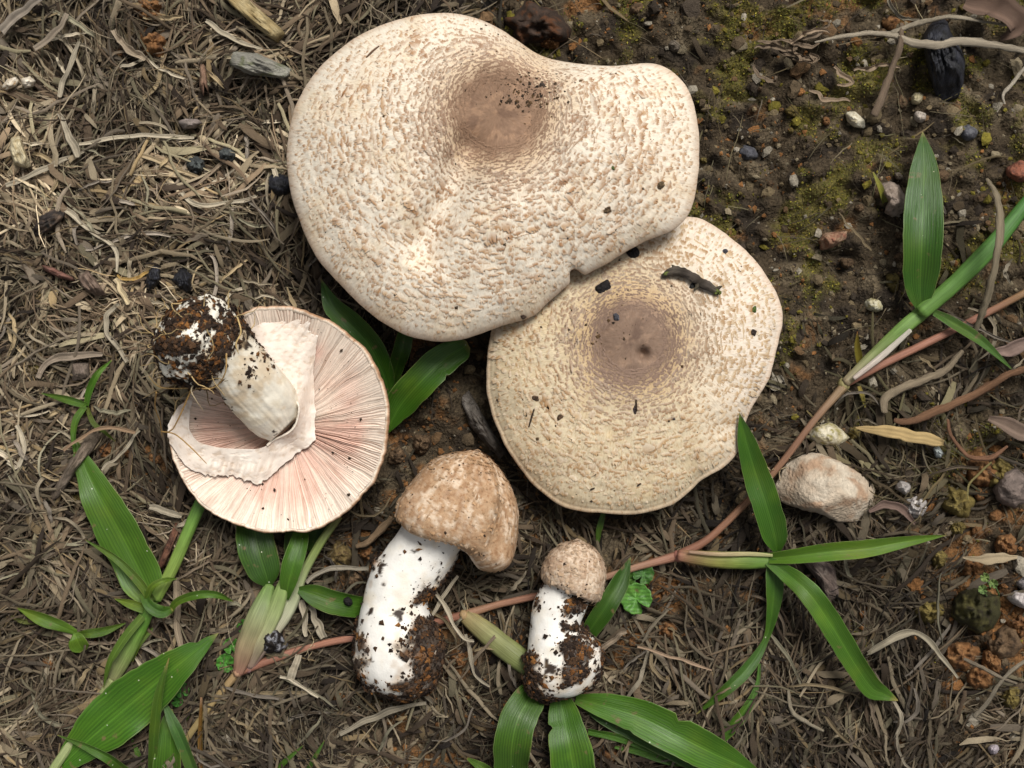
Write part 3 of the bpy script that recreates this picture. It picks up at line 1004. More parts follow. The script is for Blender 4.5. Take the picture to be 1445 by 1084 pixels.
# ---- the second cap
O2 = [(975, 306), (1002, 315), (1035, 338), (1064, 365), (1085, 394), (1100, 423), (1105, 450), (1100, 477), (1093, 506), (1085, 535), (1068, 564), (1054, 592),
      (1047, 617), (1040, 640), (1023, 659), (1003, 670), (986, 681), (969, 697), (948, 713), (919, 722), (886, 727), (848, 724), (807, 720), (774, 703), (745, 676), (716, 635),
      (697, 593), (687, 556), (686, 531), (688, 498), (693, 468), (702, 430), (730, 390), (775, 355), (830, 328), (900, 308)]


def ex2(px, py, s):
    z = .0022 * np.exp(-(((px - 905) / 60) ** 2 + ((py - 465) / 52) ** 2) ** 1.3)
    z = z - .0040 * np.exp(-((px - 907) / 8) ** 2 - ((py - 499) / 8) ** 2)             # navel hole
    z = z - .0016 * np.exp(-((px - 835) / 24) ** 2 - ((py - 480) / 60) ** 2)
    z = z - .0018 * np.exp(-(seg_dist(px, py, (1000, 600), (1062, 600))[0] / 20) ** 2) * smooth(.6, .95, s)
    z = z - .0010 * np.exp(-(seg_dist(px, py, (960, 640), (985, 690))[0] / 16) ** 2) * smooth(.7, .97, s)
    z = z + .0014 * np.exp(-(seg_dist(px, py, (970, 430), (1010, 380))[0] / 26) ** 2)
    z = z + .0010 * pn(px / 60, py / 60, .4, 120) * smooth(.5, 1, s)
    return z


cap2 = Cap(O2, (893, 480), lambda th: .0150 + .0012 * np.sin(2 * th + .5) + .0012 * pn(np.cos(th) * 3, np.sin(th) * 3, .4, 121), .0275, ex2, (2.9, .75), .004, 2)
cap2.relief, cap2.disc_r = .00018, 66
m2 = thing('mushroom', 'round yellowish-cream scaly mushroom with purple-brown centre and a pit, tucked under the largest cap', 'mushroom', W(895, 500, float(gz(895, 500))), 'mushrooms laid on the ground')
CREAM2 = A([.58, .485, .33])


def lit_tint2(c, px, py, s):
    return mix(c, A([.66, .575, .475]), smooth(900, 1060, px - (py - 500) * .35))  # light from the upper right put into the colour: right side paler


cb2 = cap_body(m2, cap2, 68, 480, 125, cream=CREAM2, disc=A([.235, .158, .112]), seed=2, lit_tint=lit_tint2, rimband=True)
cap_scales(cb2, cap2, 68, 6.4, 9, col_lo=A([.29, .155, .06]), col_hi=A([.43, .28, .14]), disc_c=A([.225, .15, .11]), base=A([.62, .53, .40]), size=1.1)
cap_specks(cb2, cap2, 120, 12, .0005, (880, 455, 40, 60))
culm(m2, 'stem', [(893, 500, float(gz(893, 500)) - .002), (893, 498, .006), (893, 495, .017)], (40, 36, 38), [A([.6, .53, .44])], 'flesh', 24, 12, raw=True)


# ---- the overturned mushroom
def z3(q):
    """coordinates of the close-up of the overturned mushroom -> photo pixels"""
    return [(200 + x * .34133, 400 + y * .34133) for x, y in q]


O3 = z3([(440, 105), (520, 92), (610, 92), (700, 120), (790, 160), (860, 210), (930, 280), (980, 370), (1010, 450), (1022, 540), (1015, 640), (1000, 720), (970, 800), (945, 845),
         (900, 890), (860, 940), (790, 985), (690, 1030), (600, 1030), (520, 1035), (430, 1015), (330, 980), (250, 930), (190, 860), (150, 790), (115, 700), (105, 620), (120, 550),
         (160, 500), (205, 440), (250, 330), (330, 190)])
C3 = (405, 600)
g3 = float(gz(400, 600))
cap3 = Cap(O3, C3, lambda th: .0235 + .0012 * np.sin(2 * th + 2) + .0006 * pn(np.cos(th) * 6, np.sin(th) * 6, .2, 130), .011, None, (1.9, 1.0), .013, 3)
m3 = thing('mushroom', 'overturned mushroom showing pink gills, torn white veil and a stem ending in a soil ball', 'mushroom', W(400, 600, g3), 'mushrooms laid on the ground')


def gill_z(s, th):
    return cap3.pos(s, th)


def build_gills():
    ng, per, ns = 250, 6, 44
    nth = ng * per
    th = np.linspace(-np.pi, np.pi, nth, endpoint=False)[None]
    s = np.linspace(.03, .962, ns)[:, None]
    wob = .55 * pn(np.cos(th) * 5 + 3, np.sin(th) * 5, s * 3.0, 131) + .42 * pn(np.cos(th) * 16, np.sin(th) * 16, s * 5, 132) + .3 * pn(np.cos(th) * 30, np.sin(th) * 30, s * 9, 136)
    p = cap3.pos(s, th + wob * .035)
    ph = th * ng / 2
    ridge = np.abs(np.sin(ph)) ** .8                                   # 1 on the gill edge, 0 in the cleft
    alt = .75 + .25 * np.sign(np.cos(ph * .5 + .4)) * (1 - smooth(.55, .75, s))
    cx = np.cos(th); cy = np.sin(th)
    open_ = smooth(.05, .45, fbm(cx * 2.4 + 1, cy * 2.4, s * .8, 3, 133) + .25 * np.exp(-((th - .42) / .3) ** 2))  # where the gills stand apart
    openl = np.exp(-((th - .38) / .22) ** 2) * np.exp(-((s - .5) / .22) ** 2)
    dep = .00022 + .0005 * open_ + .0012 * openl
    p[..., 2] -= dep * (1 - ridge * alt)
    p[..., 2] += .0010 * pn(cx * 4, cy * 4, s * 3, 134)
    pale = A([.72, .59, .48]); pink = A([.68, .465, .375]); white = A([.75, .66, .555])
    lo = fbm(cx * 2.2, cy * 2.2, s * 1.6, 3, 135)
    k = np.clip((1 - smooth(.62, .93, s)) * (.75 + 1.1 * lo), 0, 1)
    k = np.clip(k + .5 * np.exp(-((th - 1.75) / .5) ** 2) * np.exp(-((s - .6) / .2) ** 2), 0, 1)
    c = mix(np.broadcast_to(white, p.shape), pink, k * np.ones_like(ridge))
    c = mix(c, pale, (1 - k) * .4)
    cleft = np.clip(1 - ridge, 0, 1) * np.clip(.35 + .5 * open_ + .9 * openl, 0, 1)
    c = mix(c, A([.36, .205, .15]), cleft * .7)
    gi = np.floor(ph / np.pi)
    rg_ = np.random.default_rng(77).normal(0, 1, 2 * ng + 8)[(gi.astype(int) + ng) % (2 * ng)]
    c = c * (1 + .09 * rg_ + .06 * pn(cx * 40, cy * 40, s * 12, 137))[..., None]
    p[..., 2] += .00016 * rg_
    c = mix(c, A([.33, .19, .12]), smooth(.25, .5, fbm(cx * 30, cy * 30, s * 2.5, 3, 138)) * .35)
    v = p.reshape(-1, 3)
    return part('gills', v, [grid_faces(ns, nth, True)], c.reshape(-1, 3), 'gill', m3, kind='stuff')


build_gills()


def build_cap3():
    nth = 420
    th = np.linspace(-np.pi, np.pi, nth, endpoint=False)[None]
    R = cap3.R(th)
    rows, cols = [], []
    e = cap3.pos(np.full_like(th, .96), th)
    for sf, dz, c in ((.945, -.0022, A([.7, .6, .5])), (.958, -.0004, A([.74, .66, .56])), (.975, .0004, A([.72, .62, .5])), (.987, .0003, A([.55, .38, .26])),
                      (.997, -.0004, A([.42, .26, .16])), (1.0, -.0014, A([.38, .23, .14])), (.998, -.003, A([.4, .25, .16]))):
        q = cap3.pos(np.full_like(th, min(sf, .9999)), th)
        q = np.concatenate([q[..., :2], e[..., 2:3] + dz + .0004 * pn(np.cos(th) * 16, np.sin(th) * 16, sf * 9, 140)[..., None]], -1)
        rows.append(q)
        n = pn(np.cos(th) * 22, np.sin(th) * 22, sf * 4, 141)[..., None]
        n2 = smooth(.0, .25, fbm(np.cos(th) * 5, np.sin(th) * 5, .3, 4, 142))[..., None] * min(max((sf - .965) / .02, 0), 1)
        cc = np.broadcast_to(c, q.shape) * (1 - n2) + A([.36, .21, .12]) * n2
        cols.append(cc * (1 + .25 * n))
    zb = g3 + .003
    for sf in (.97, .88, .74, .56, .36, .15):
        q = cap3.pos(np.full_like(th, sf), th)
        z = zb + (e[..., 2:3] - .004 - zb) * (sf / .97) ** 2.4
        rows.append(np.concatenate([q[..., :2], np.minimum(z, q[..., 2:3] - .002)], -1))
        cols.append(np.broadcast_to(A([.46, .33, .22]), q.shape))
    V, C = np.concatenate(rows), np.concatenate(cols)
    n = len(V)
    v = np.vstack([V.reshape(-1, 3), V[-1].mean(0)[None]]); c = np.vstack([C.reshape(-1, 3), C[-1, :1]])
    j = np.arange(nth); j2 = (j + 1) % nth
    f = [grid_faces(n, nth, True), np.stack([(n - 1) * nth + j, (n - 1) * nth + j2, np.full(nth, n * nth)], -1)]
    gr = np.zeros((len(v), 3)); ang = np.concatenate([np.tile(th[0], n), [0]])
    gr[:, 0] = np.cos(ang) * 22; gr[:, 1] = np.sin(ang) * 22; gr[:, 2] = v[:, 2] * 200
    part('cap', v, f, c, 'cap_skin', m3, extra=gr)


build_cap3()


# ---- loft for stems and buttons seen from the side
def loft(secs, n=60, m=48, shear=0.0, bulge=None):
    """secs: (left px, right px, centre z, half height). Returns points (n, m, 3), section parameter, angle"""
    a = spline([list(s[0]) + list(s[1]) + [s[2], s[3]] for s in secs], n)
    an = np.linspace(0, 2 * np.pi, m, endpoint=False)
    Lp = W(a[:, 0], a[:, 1], a[:, 4]); Rp = W(a[:, 2], a[:, 3], a[:, 4])
    c = (Lp + Rp) / 2; h = (Rp - Lp) / 2
    ax = unit(np.gradient(c, axis=0))
    ca, sa = np.cos(an), np.sin(an)
    # flattened-ellipse sections, top towards the camera
    p = c[:, None] + h[:, None] * ca[None, :, None] + A([0, 0, 1.0]) * (a[:, 5][:, None] * sa[None])[..., None]
    if shear:
        p = p + ax[:, None] * (shear * sa[None] * np.ones((n, 1)))[..., None]
    return p, np.linspace(0, 1, n), an


def close_faces(n, m):
    j = np.arange(m); j2 = (j + 1) % m
    return [grid_faces(n, m, True), np.stack([j2, j, np.full(m, n * m)], -1), np.stack([(n - 1) * m + j, (n - 1) * m + j2, np.full(m, n * m + 1)], -1)]


def normals_of(p):
    du = np.gradient(p, axis=0)
    dv = np.roll(p, -1, 1) - np.roll(p, 1, 1)
    n = unit(np.cross(du, dv))
    c = p.mean(1, keepdims=True)
    flip = np.sign(((p - c) * n).sum(-1, keepdims=True))
    return n * np.where(flip == 0, 1, flip)


def loft_part(parent, name, p, cols, mat, extra=None):
    n, m = p.shape[:2]
    v = np.vstack([p.reshape(-1, 3), p[0].mean(0)[None], p[-1].mean(0)[None]])
    c = np.vstack([cols.reshape(-1, 3), cols[0].mean(0)[None], cols[-1].mean(0)[None]])
    if extra is not None:
        extra = np.vstack([extra.reshape(-1, 3), extra[0, :1], extra[-1, :1]])
    return part(name, v, close_faces(n, m), c, mat, parent, extra=extra)


def clinging_soil(parent, p, nn, prob, N, seed, rmax=.0012, rust=.35, name='clinging_soil'):
    """soil grains stuck to a lofted surface: prob (n, m) weight"""
    g = np.random.default_rng(seed)
    w = np.clip(prob, 0, None).ravel()
    k = g.choice(len(w), N, p=w / w.sum())
    n, m = prob.shape
    pos = p.reshape(-1, 3)[k] + g.normal(0, .0003, (N, 3))
    nor = unit(nn.reshape(-1, 3)[k] + g.normal(0, .2, (N, 3)))
    rad = .00014 + rmax * g.random(N) ** 4
    pal = A([[.024, .016, .012], [.038, .025, .018], [.07, .038, .02], [.13, .055, .018], [.20, .09, .028]])
    rn = fbm(pos[:, 0] * 160, pos[:, 1] * 160, pos[:, 2] * 160 + seed, 2, 150)
    ir = (g.random(N) < rust * (.6 + 3.2 * rn))
    c = np.where(ir[:, None], pal[g.integers(2, 5, N)], pal[g.integers(0, 3, N)]) * g.uniform(.7, 1.3, N)[:, None]
    d = crumbs(pos + nor * (rad * .1)[:, None], rad, c, seed, .6, .5, 0, nor)
    part(name, d[0], d[1], d[2], 'crumb', parent, shade_smooth=False, kind='stuff')


def stem_colours(p, base, dirt, seed, stain=A([.45, .27, .12])):
    x, y, z = p[..., 0], p[..., 1], p[..., 2]
    c = np.broadcast_to(base, p.shape).copy()
    c = mix(c, base * A([.93, .86, .74]), smooth(.0, .6, fbm(x * 120, y * 120, z * 120, 3, seed)) * .6)
    c = mix(c, A([.55, .42, .25]), smooth(-.1, .5, fbm(x * 70, y * 70, z * 70 + 8, 4, seed + 2) + dirt - .35) * .55)
    c = c * (1 + .05 * pn(x * 500, y * 500, z * 500, seed + 8))[..., None]
    sm = smooth(.0, .5, fbm(x * 140, y * 140, z * 140 + 4, 3, seed + 3) + dirt - .55)
    c = mix(c, stain * .7, sm * .45)
    sm2 = smooth(.0, .12, fbm(x * 150, y * 150, z * 150 + 9, 4, seed + 5) + dirt - .62)
    return mix(c, A([.035, .023, .016]), sm2)


def root_hairs(parent, starts, seed, n, ln=(.006, .018), rad=.00018, colr=A([.42, .30, .14]), name='root_hair'):
    g = np.random.default_rng(seed)
    V, F, C, off = [], [], [], 0
    for k in range(n):
        p0, d = starts(g)
        L = g.uniform(*ln)
        K = 9
        pts = [p0]
        dd = unit(d)
        for i in range(K - 1):
            dd = unit(dd + g.normal(0, .38, 3))
            pts.append(pts[-1] + dd * L / (K - 1))
        v, f, _ = tube_mesh(A(pts), np.linspace(rad * 1.3, rad * .5, K), 5, wob=0, caps=False)
        V.append(v); F.append(f[0] + off); off += len(v)
        C.append(np.broadcast_to(colr * g.uniform(.5, 1.2), v.shape))
    part(name, np.concatenate(V), np.concatenate(F), np.concatenate(C), 'straw', parent, kind='stuff')


# stem, soil ball and veil of the overturned mushroom
def q3(x, y):
    return (200 + x * .34133, 400 + y * .34133)


SEC3 = [(q3(535, 655), q3(655, 545), .0185, .0050), (q3(475, 625), q3(652, 475), .0215, .0085), (q3(410, 565), q3(610, 400), .0265, .0098), (q3(352, 500), q3(545, 325), .0325, .0102),
        (q3(318, 440), q3(470, 235), .0375, .0108), (q3(235, 430), q3(420, 160), .0400, .0150), (q3(140, 400), q3(370, 95), .0410, .0172), (q3(90, 340), q3(300, 60), .0410, .0170),
        (q3(75, 270), q3(230, 70), .0410, .0135), (q3(90, 195), q3(165, 95), .0410, .0070), (q3(105, 160), q3(130, 130), .0410, .0022)]
p3, s3, a3 = loft(SEC3, 180, 140)
n3 = normals_of(p3)
ball = smooth(.40, .52, s3)[:, None]
amp = fbm(p3[..., 0] * 130, p3[..., 1] * 130, p3[..., 2] * 130, 4, 160)
fib3 = pn(np.cos(a3)[None] * 9, np.sin(a3)[None] * 9, s3[:, None] * 3.0, 165)
p3 = p3 + n3 * (amp * (.00035 + .0016 * ball) + .00022 * fib3 * (1 - ball))[..., None]
dirt3 = (-.12 + 1.15 * smooth(.34, .56, s3))[:, None] * np.ones_like(amp) + .18 * np.exp(-((s3 - .3) / .1) ** 2)[:, None]
lump = fbm(p3[..., 0] * 75, p3[..., 1] * 75, p3[..., 2] * 75, 3, 161)
gap = smooth(.0, .2, lump + .10) * ball                                     # white mycelium left bare
col3 = stem_colours(p3, A([.75, .70, .59]), dirt3 - .75 * gap, 162)
col3 = mix(col3, A([.74, .70, .60]), gap * .85)
col3 = col3 * (1 + .10 * (fib3 * (1 - ball))[..., None])
col3 = mix(col3, A([.52, .38, .22]), smooth(.0, .5, fbm(p3[..., 0] * 160, p3[..., 1] * 160, p3[..., 2] * 160, 4, 166) + .5 * np.exp(-((s3 - .33) / .1) ** 2)[:, None] - .15) * (1 - ball) * .6)
st3 = loft_part(m3, 'stem', p3, col3, 'flesh')
w3 = (ball * (1 - .93 * gap) + .16 * smooth(.18, .42, s3)[:, None] * smooth(-.3, .4, lump)) * np.ones_like(amp)
clinging_soil(st3, p3, n3, w3, 14000, 163, .0010, .26)
top3 = n3[..., 2] > -.2


def starts3(g):
    while True:
        i, j = g.integers(85, 172), g.integers(0, 140)
        if n3[i, j, 2] > -.3:
            return p3[i, j], n3[i, j] * .4 + g.normal(0, .6, 3)


root_hairs(st3, starts3, 164, 46, (.005, .016))


def long_root(parent, pts, r=.8, colr=A([.36, .23, .09]), name='root'):
    culm(parent, name, pts, [r * 1.3] + [r] * (len(pts) - 2) + [r * .5], [colr, colr * 1.2], 'straw', 6, 40, .2, raw=True)


long_root(st3, [q3(230, 400) + (.0455,), q3(205, 440) + (.046,), q3(225, 485) + (.043,), q3(255, 525) + (.036,)], .9, A([.5, .4, .26]))
long_root(st3, [q3(350, 290) + (.055,), q3(345, 370) + (.054,), q3(300, 430) + (.047,), q3(210, 432) + (.044,), q3(80, 430) + (.040,), q3(25, 380) + (.036,)], .9)
long_root(st3, [q3(205, 440) + (.044,), q3(130, 600) + (.034,), q3(80, 612) + (.028,), q3(140, 625) + (.0305,), q3(215, 690) + (.0315,), q3(268, 745) + (.031,)], .9, A([.33, .2, .07]))
long_root(st3, [q3(60, 450) + (.038,), q3(55, 510) + (.030,), q3(75, 570) + (.022,), q3(85, 635) + (.016,)], .9, A([.33, .2, .07]))
long_root(st3, [q3(130, 350) + (.052,), q3(80, 365) + (.048,), q3(0, 390) + (.036,)], 1.1, A([.4, .31, .2]))
long_root(st3, [q3(395, 140) + (.052,), q3(410, 200) + (.053,), q3(390, 250) + (.0535,), q3(400, 290) + (.052,)], .9, A([.45, .32, .14]))

VEIL = [((440, 195), (500, 162), .0350, .0300), ((480, 270), (600, 158), .0345, .0285), ((530, 350), (680, 165), .0335, .0280), ((585, 430), (716, 230), .0325, .0275),
        ((636, 478), (718, 320), .0330, .0285), ((650, 520), (712, 480), .0320, .0275), ((640, 575), (715, 560), .0305, .0265), ((610, 616), (705, 655), .0295, .0255),
        ((550, 645), (640, 700), .0290, .0250), ((522, 668), (575, 760), .0295, .0265), ((480, 684), (510, 828), .0285, .0265), ((430, 685), (430, 812), .0280, .0262),
        ((330, 680), (350, 790), .0275, .0262), ((240, 658), (270, 798), .0272, .0260), ((205, 620), (180, 750), .0268, .0256), ((196, 590), (122, 665), .0262, .0252),
        ((202, 520), (108, 590), .0256, .0250), ((216, 468), (150, 508), .0252, .0248)]


def build_veil():
    a = spline([list(q3(*i)) + list(q3(*o)) + [zi, zo] for i, o, zi, zo in VEIL], 200)
    m = 44
    t = np.linspace(0, 1, m)[None]
    T = np.linspace(0, 1, 200)[:, None]
    rag = .11 * fbm(T * 30, .5, .1, 4, 170, .7) * smooth(.5, 1, t)
    tt = t * (1 + rag)
    px = a[:, 0:1] * (1 - tt) + a[:, 2:3] * tt; py = a[:, 1:2] * (1 - tt) + a[:, 3:4] * tt
    th_ = np.arctan2(py - C3[1], px - C3[0]); sg = np.clip(np.hypot(px - C3[0], py - C3[1]) / cap3.R(th_), 0, 1)
    zg = cap3.pos(sg, th_)[..., 2]
    hin = np.interp(T, [0, .12, .25, .38, .48, .56, .7, .85, 1], [.011, .010, .0105, .0100, .0075, .0055, .0040, .0025, .0012])
    hout = np.interp(T, [0, .15, .3, .45, .55, .7, .85, 1], [.0020, .0016, .0018, .0022, .0020, .0013, .0010, .0006])
    z = zg + hin * (1 - t) ** 1.2 + hout
    z = z + .0006 * fbm(px / 26, py / 26, .2, 3, 171, .4) + .0006 * np.exp(-((t - .75) / .2) ** 2) * smooth(.45, .6, T)
    ripple = np.sin((px * .5 + py * .15) * .9) * np.exp(-((t - .6) / .28) ** 2) * smooth(.5, .62, T) * (1 - smooth(.72, .85, T))
    z = z + .0006 * ripple
    pit = smooth(.1, .45, fbm(px / 8, py / 5, .6, 4, 172))
    z = z - .00022 * pit
    top = W(px, py, z)
    low = top - A([0, 0, .00025])
    c = np.broadcast_to(A([.68, .59, .505]), top.shape).copy()
    c = mix(c, A([.48, .35, .24]), pit * .5)
    c = mix(c, A([.76, .69, .61]), smooth(.0, .5, fbm(px / 30, py / 30, .9, 3, 173)) * .7)
    n = 200
    k = n * m
    f1 = grid_faces(n, m); f2 = f1[:, ::-1] + k
    i = np.arange(n - 1)
    e1 = np.stack([i * m, (i + 1) * m, (i + 1) * m + k, i * m + k], -1)
    e2 = np.stack([(i + 1) * m + m - 1, i * m + m - 1, i * m + m - 1 + k, (i + 1) * m + m - 1 + k], -1)
    o = part('veil', np.concatenate([top.reshape(-1, 3), low.reshape(-1, 3)]), [f1, f2, e1, e2], np.concatenate([c.reshape(-1, 3)] * 2), 'flesh', m3,
             label='torn white partial veil hanging over the pink gills')
    # frayed seam along the folded edge
    k0, k1 = 62, 118
    e = [(float(px[k, 0]), float(py[k, 0]), float(z[k, 0]) + .0002) for k in range(k0, k1, 8)]
    culm(o, 'veil_seam', e, [1.6] * len(e), [A([.70, .62, .52])], 'flesh', 8, 60, .6, raw=True, wf=500)


build_veil()
g = np.random.default_rng(175)
ss, tt_ = np.sqrt(g.random(130)) * .9, g.uniform(-np.pi, np.pi, 130)
pp = cap3.pos(ss, tt_)
specks_on(m3, pp + A([0, 0, .0003]), np.broadcast_to(A([0, 0, 1.0]), pp.shape), .00013 + .0004 * g.random(130) ** 5, np.broadcast_to(A([.045, .03, .02]), (130, 3)), seed=9)


# ---- the two buttons lying on their sides
def q4(x, y):
    return (480 + x * .3597, 620 + y * .3597)


def button(label, capsec, stemsec, seed, shear, dirt0, nsoil, capc, base=A([.76, .735, .68]), ridges=True):
    allx = [s[0] for s in stemsec]
    cx, cy = q4(*allx[len(allx) // 2])
    m = thing('mushroom', label, 'mushroom', W(cx, cy, float(gz(cx, cy))), 'mushrooms laid on the ground')
    S = [(q4(*l), q4(*r), z, b) for l, r, z, b in stemsec]
    p, s, an = loft(S, 150, 110)
    nn = normals_of(p)
    p = p + nn * (.00035 * fbm(p[..., 0] * 90, p[..., 1] * 90, p[..., 2] * 90, 4, seed))[..., None]
    d = smooth(dirt0, dirt0 + .22, s)[:, None] * np.ones(p.shape[:2])
    x, y, z = p[..., 0], p[..., 1], p[..., 2]
    lump = fbm(x * 62, y * 62, z * 62, 4, seed + 2, .6)
    dd = smooth(dirt0 + .04, dirt0 + .36, s)[:, None]
    dd = dd + .3 * smooth(.84, 1, s)[:, None]
    mask = smooth(-.05, .17, lump * .95 - .42 + .52 * dd + .15 * np.cos(an)[None] * dd)
    p = p + nn * (mask * (.0006 + .0010 * smooth(-.1, .5, fbm(x * 220, y * 220, z * 220, 3, seed + 4))))[..., None]
    cst = stem_colours(p, base, d * .12, seed + 3)
    halo = smooth(-.22, .1, lump * .8 - .36 + .56 * dd + .20 * np.cos(an)[None] * dd)
    cst = mix(cst, A([.42, .27, .13]), halo * .35)
    smear = mix(A([.034, .022, .015]), A([.13, .06, .022]), smooth(.0, .4, fbm(x * 150, y * 150, z * 150 + 5, 4, seed + 6)))
    cst = mix(cst, smear, mask * .96)
    stm = loft_part(m, 'stem', p, cst, 'flesh')
    wgt = mask * .5 + halo * .26 + .016 + .05 * smooth(dirt0 - .3, dirt0, s)[:, None] * smooth(.0, .3, lump)
    clinging_soil(stm, p, nn, wgt, int(nsoil * 2.8), seed + 5, .0009, .24)
    CS = [(q4(*l), q4(*r), z, b) for l, r, z, b in capsec]
    n = 120
    p, s, an = loft(CS, n, 110, shear)
    nn = normals_of(p)
    fall = (1 - smooth(.75, 1, s))[:, None]
    x, y, z = p[..., 0], p[..., 1], p[..., 2]
    wavy = .0016 * np.sin(an * 3 + 1.2)[None] * (1 - smooth(0, .6, s))[:, None] if ridges else 0
    rdg = .0026 * (np.exp(-((np.sin((an - 1.15) / 2)) / .13) ** 2) - .8 * np.exp(-((np.sin((an - .80) / 2)) / .16) ** 2) - .5 * np.exp(-((np.sin((an - 1.75) / 2)) / .16) ** 2))[None] * smooth(.02, .3, s)[:, None] * (1 - smooth(.6, .95, s))[:, None] if ridges else 0
    p = p + nn * (wavy + rdg + .0006 * fbm(x * 60, y * 60, z * 60, 3, seed + 7) + .00018 * fbm(x * 420, y * 420, z * 420, 2, seed + 8))[..., None]
    c = np.broadcast_to(capc, p.shape).copy()
    ca_, sa_, ax_ = np.cos(an)[None], np.sin(an)[None], s[:, None]
    st1 = fbm(ca_ * 11, sa_ * 11, ax_ * 9 + seed, 4, seed + 9, .6)
    c = mix(c, A([.66, .54, .41]), smooth(-.1, .35, st1 + .35 * fbm(ca_ * 3, sa_ * 3, ax_ * 3, 2, seed + 12)) * .75)
    c = mix(c, capc * A([.68, .58, .50]), smooth(.05, .5, fbm(ca_ * 17, sa_ * 17, ax_ * 12 + 5, 3, seed + 10, .6)) * .8)
    c = mix(c, capc * A([.8, .72, .66]), smooth(.1, .5, fbm(x * 90, y * 90, z * 90 + 3, 3, seed + 11)) * .5)
    c = mix(c, A([.62, .5, .38]), (1 - smooth(.0, .03, s))[:, None] * np.ones_like(x))
    gq = np.random.default_rng(seed + 40)
    NF = int(520 * (1.6 if ridges else 1.0))
    fi, fj = gq.integers(4, n - 6, NF), gq.integers(0, 110, NF)
    fn = nn[fi, fj]; pf = p[fi, fj]
    dr_ = unit(p[fi - 3, fj] - p[fi + 3, fj]); dt_ = np.cross(fn, dr_)
    tipc = capc * gq.uniform(.5, 1.0, NF)[:, None] * A([1.0, .92, .8])
    SCALES = (pf, dr_, dt_, fn, gq.lognormal(-.1, .35, NF) * .0016, gq.lognormal(-.1, .4, NF) * .0013, tipc, c[fi, fj])
    # rim turned inwards so that the cap is hollow round the stem
    cen = p[0].mean(0)
    ax = unit(p[8].mean(0) - cen)
    inner = [cen + (p[0] - cen) * .90 + ax * .0005, cen + (p[0] - cen) * .62 + ax * .004]
    pall = np.concatenate([A(inner[::-1]), p])
    call = np.concatenate([np.broadcast_to(A([.55, .45, .36]), (2,) + p.shape[1:]), c])
    gr = np.stack([pall[..., 0] * 420, pall[..., 1] * 420, pall[..., 2] * 420], -1)
    cpb = loft_part(m, 'cap', pall, call, 'cap_skin', gr)
    flakes(cpb, *SCALES, gq)
    g = np.random.default_rng(seed + 20)
    N = 110
    i, j = g.integers(5, n - 5, N), g.integers(5, 50, N)
    specks_on(cpb, p[i, j], nn[i, j], .00010 + .0004 * g.random(N) ** 5, np.broadcast_to(A([.04, .026, .018]), (N, 3)), seed=seed)
    return m


z4 = float(gz(570, 870)) + .003
z5 = float(gz(790, 900)) + .003
m4 = button('middle-sized young mushroom lying on its side with brown wrinkled bell cap and thick white stem',
            [((222, 318), (545, 490), z4 + .0170, .0140), ((204, 285), (600, 500), z4 + .0172, .0168), ((215, 238), (652, 482), z4 + .0175, .0185), ((252, 190), (680, 410), z4 + .0175, .0188),
             ((300, 140), (699, 320), z4 + .0175, .0180), ((345, 95), (698, 255), z4 + .0175, .0165), ((395, 65), (670, 185), z4 + .0172, .0140), ((450, 52), (630, 125), z4 + .0170, .0105),
             ((500, 52), (590, 88), z4 + .0170, .0060), ((530, 56), (560, 68), z4 + .0170, .0020)],
            [((300, 230), (500, 340), z4 + .0150, .0080), ((262, 315), (470, 432), z4 + .0138, .0092), ((190, 412), (432, 505), z4 + .0125, .0100), ((125, 505), (378, 580), z4 + .0118, .0105),
             ((98, 600), (345, 640), z4 + .0116, .0106), ((80, 680), (355, 700), z4 + .0120, .0116), ((68, 760), (385, 765), z4 + .0130, .0128), ((65, 850), (392, 845), z4 + .0132, .0130),
             ((82, 925), (372, 930), z4 + .0128, .0115), ((135, 978), (325, 985), z4 + .0122, .0080), ((215, 1000), (260, 1000), z4 + .0120, .0025)],
            200, .0022, .40, 3600, A([.41, .265, .155]))
m5 = button('smallest young mushroom lying on its side with round beige cap and soil-caked bulb',
            [((800, 562), (985, 640), z5 + .0128, .0085), ((789, 535), (1012, 636), z5 + .0130, .0102), ((796, 498), (1034, 590), z5 + .0130, .0112), ((822, 450), (1042, 515), z5 + .0130, .0110),
             ((862, 415), (1022, 455), z5 + .0130, .0092), ((898, 401), (985, 418), z5 + .0130, .0060), ((925, 397), (950, 400), z5 + .0130, .0018)],
            [((850, 500), (985, 560), z5 + .0110, .0060), ((808, 548), (982, 622), z5 + .0104, .0072), ((774, 605), (966, 670), z5 + .0098, .0080), ((752, 665), (946, 720), z5 + .0094, .0082),
             ((745, 730), (955, 750), z5 + .0094, .0088), ((738, 800), (1000, 785), z5 + .0100, .0100), ((732, 870), (1028, 850), z5 + .0104, .0108), ((730, 930), (1010, 925), z5 + .0104, .0102),
             ((748, 980), (960, 985), z5 + .0100, .0075), ((810, 1012), (890, 1012), z5 + .0098, .0025)],
            300, .0012, .47, 2600, A([.47, .35, .25]), ridges=False)

# ------------------------------------------------------------------ living grass
PINK = A([.25, .115, .075])
PINK_D = A([.21, .11, .06])
OLIVE = A([.16, .15, .05])
PALE = A([.42, .46, .24])
VLT = A([.30, .20, .18])


def zz6(x, y): return (x * .5573, 480 + y * .5573)
def zz5(x, y): return (260 + x * .2768, 700 + y * .2768)
def zz7(x, y): return (620 + x * .3322, 800 + y * .3322)
def zz8(x, y): return (940 + x * .502, 540 + y * .502)
def zzc(x, y): return (420 + x * .2768, 380 + y * .2768)


def Z(f, pts, dz=.006):
    return gp([f(p[0], p[1]) + tuple(p[2:]) for p in pts], dz)


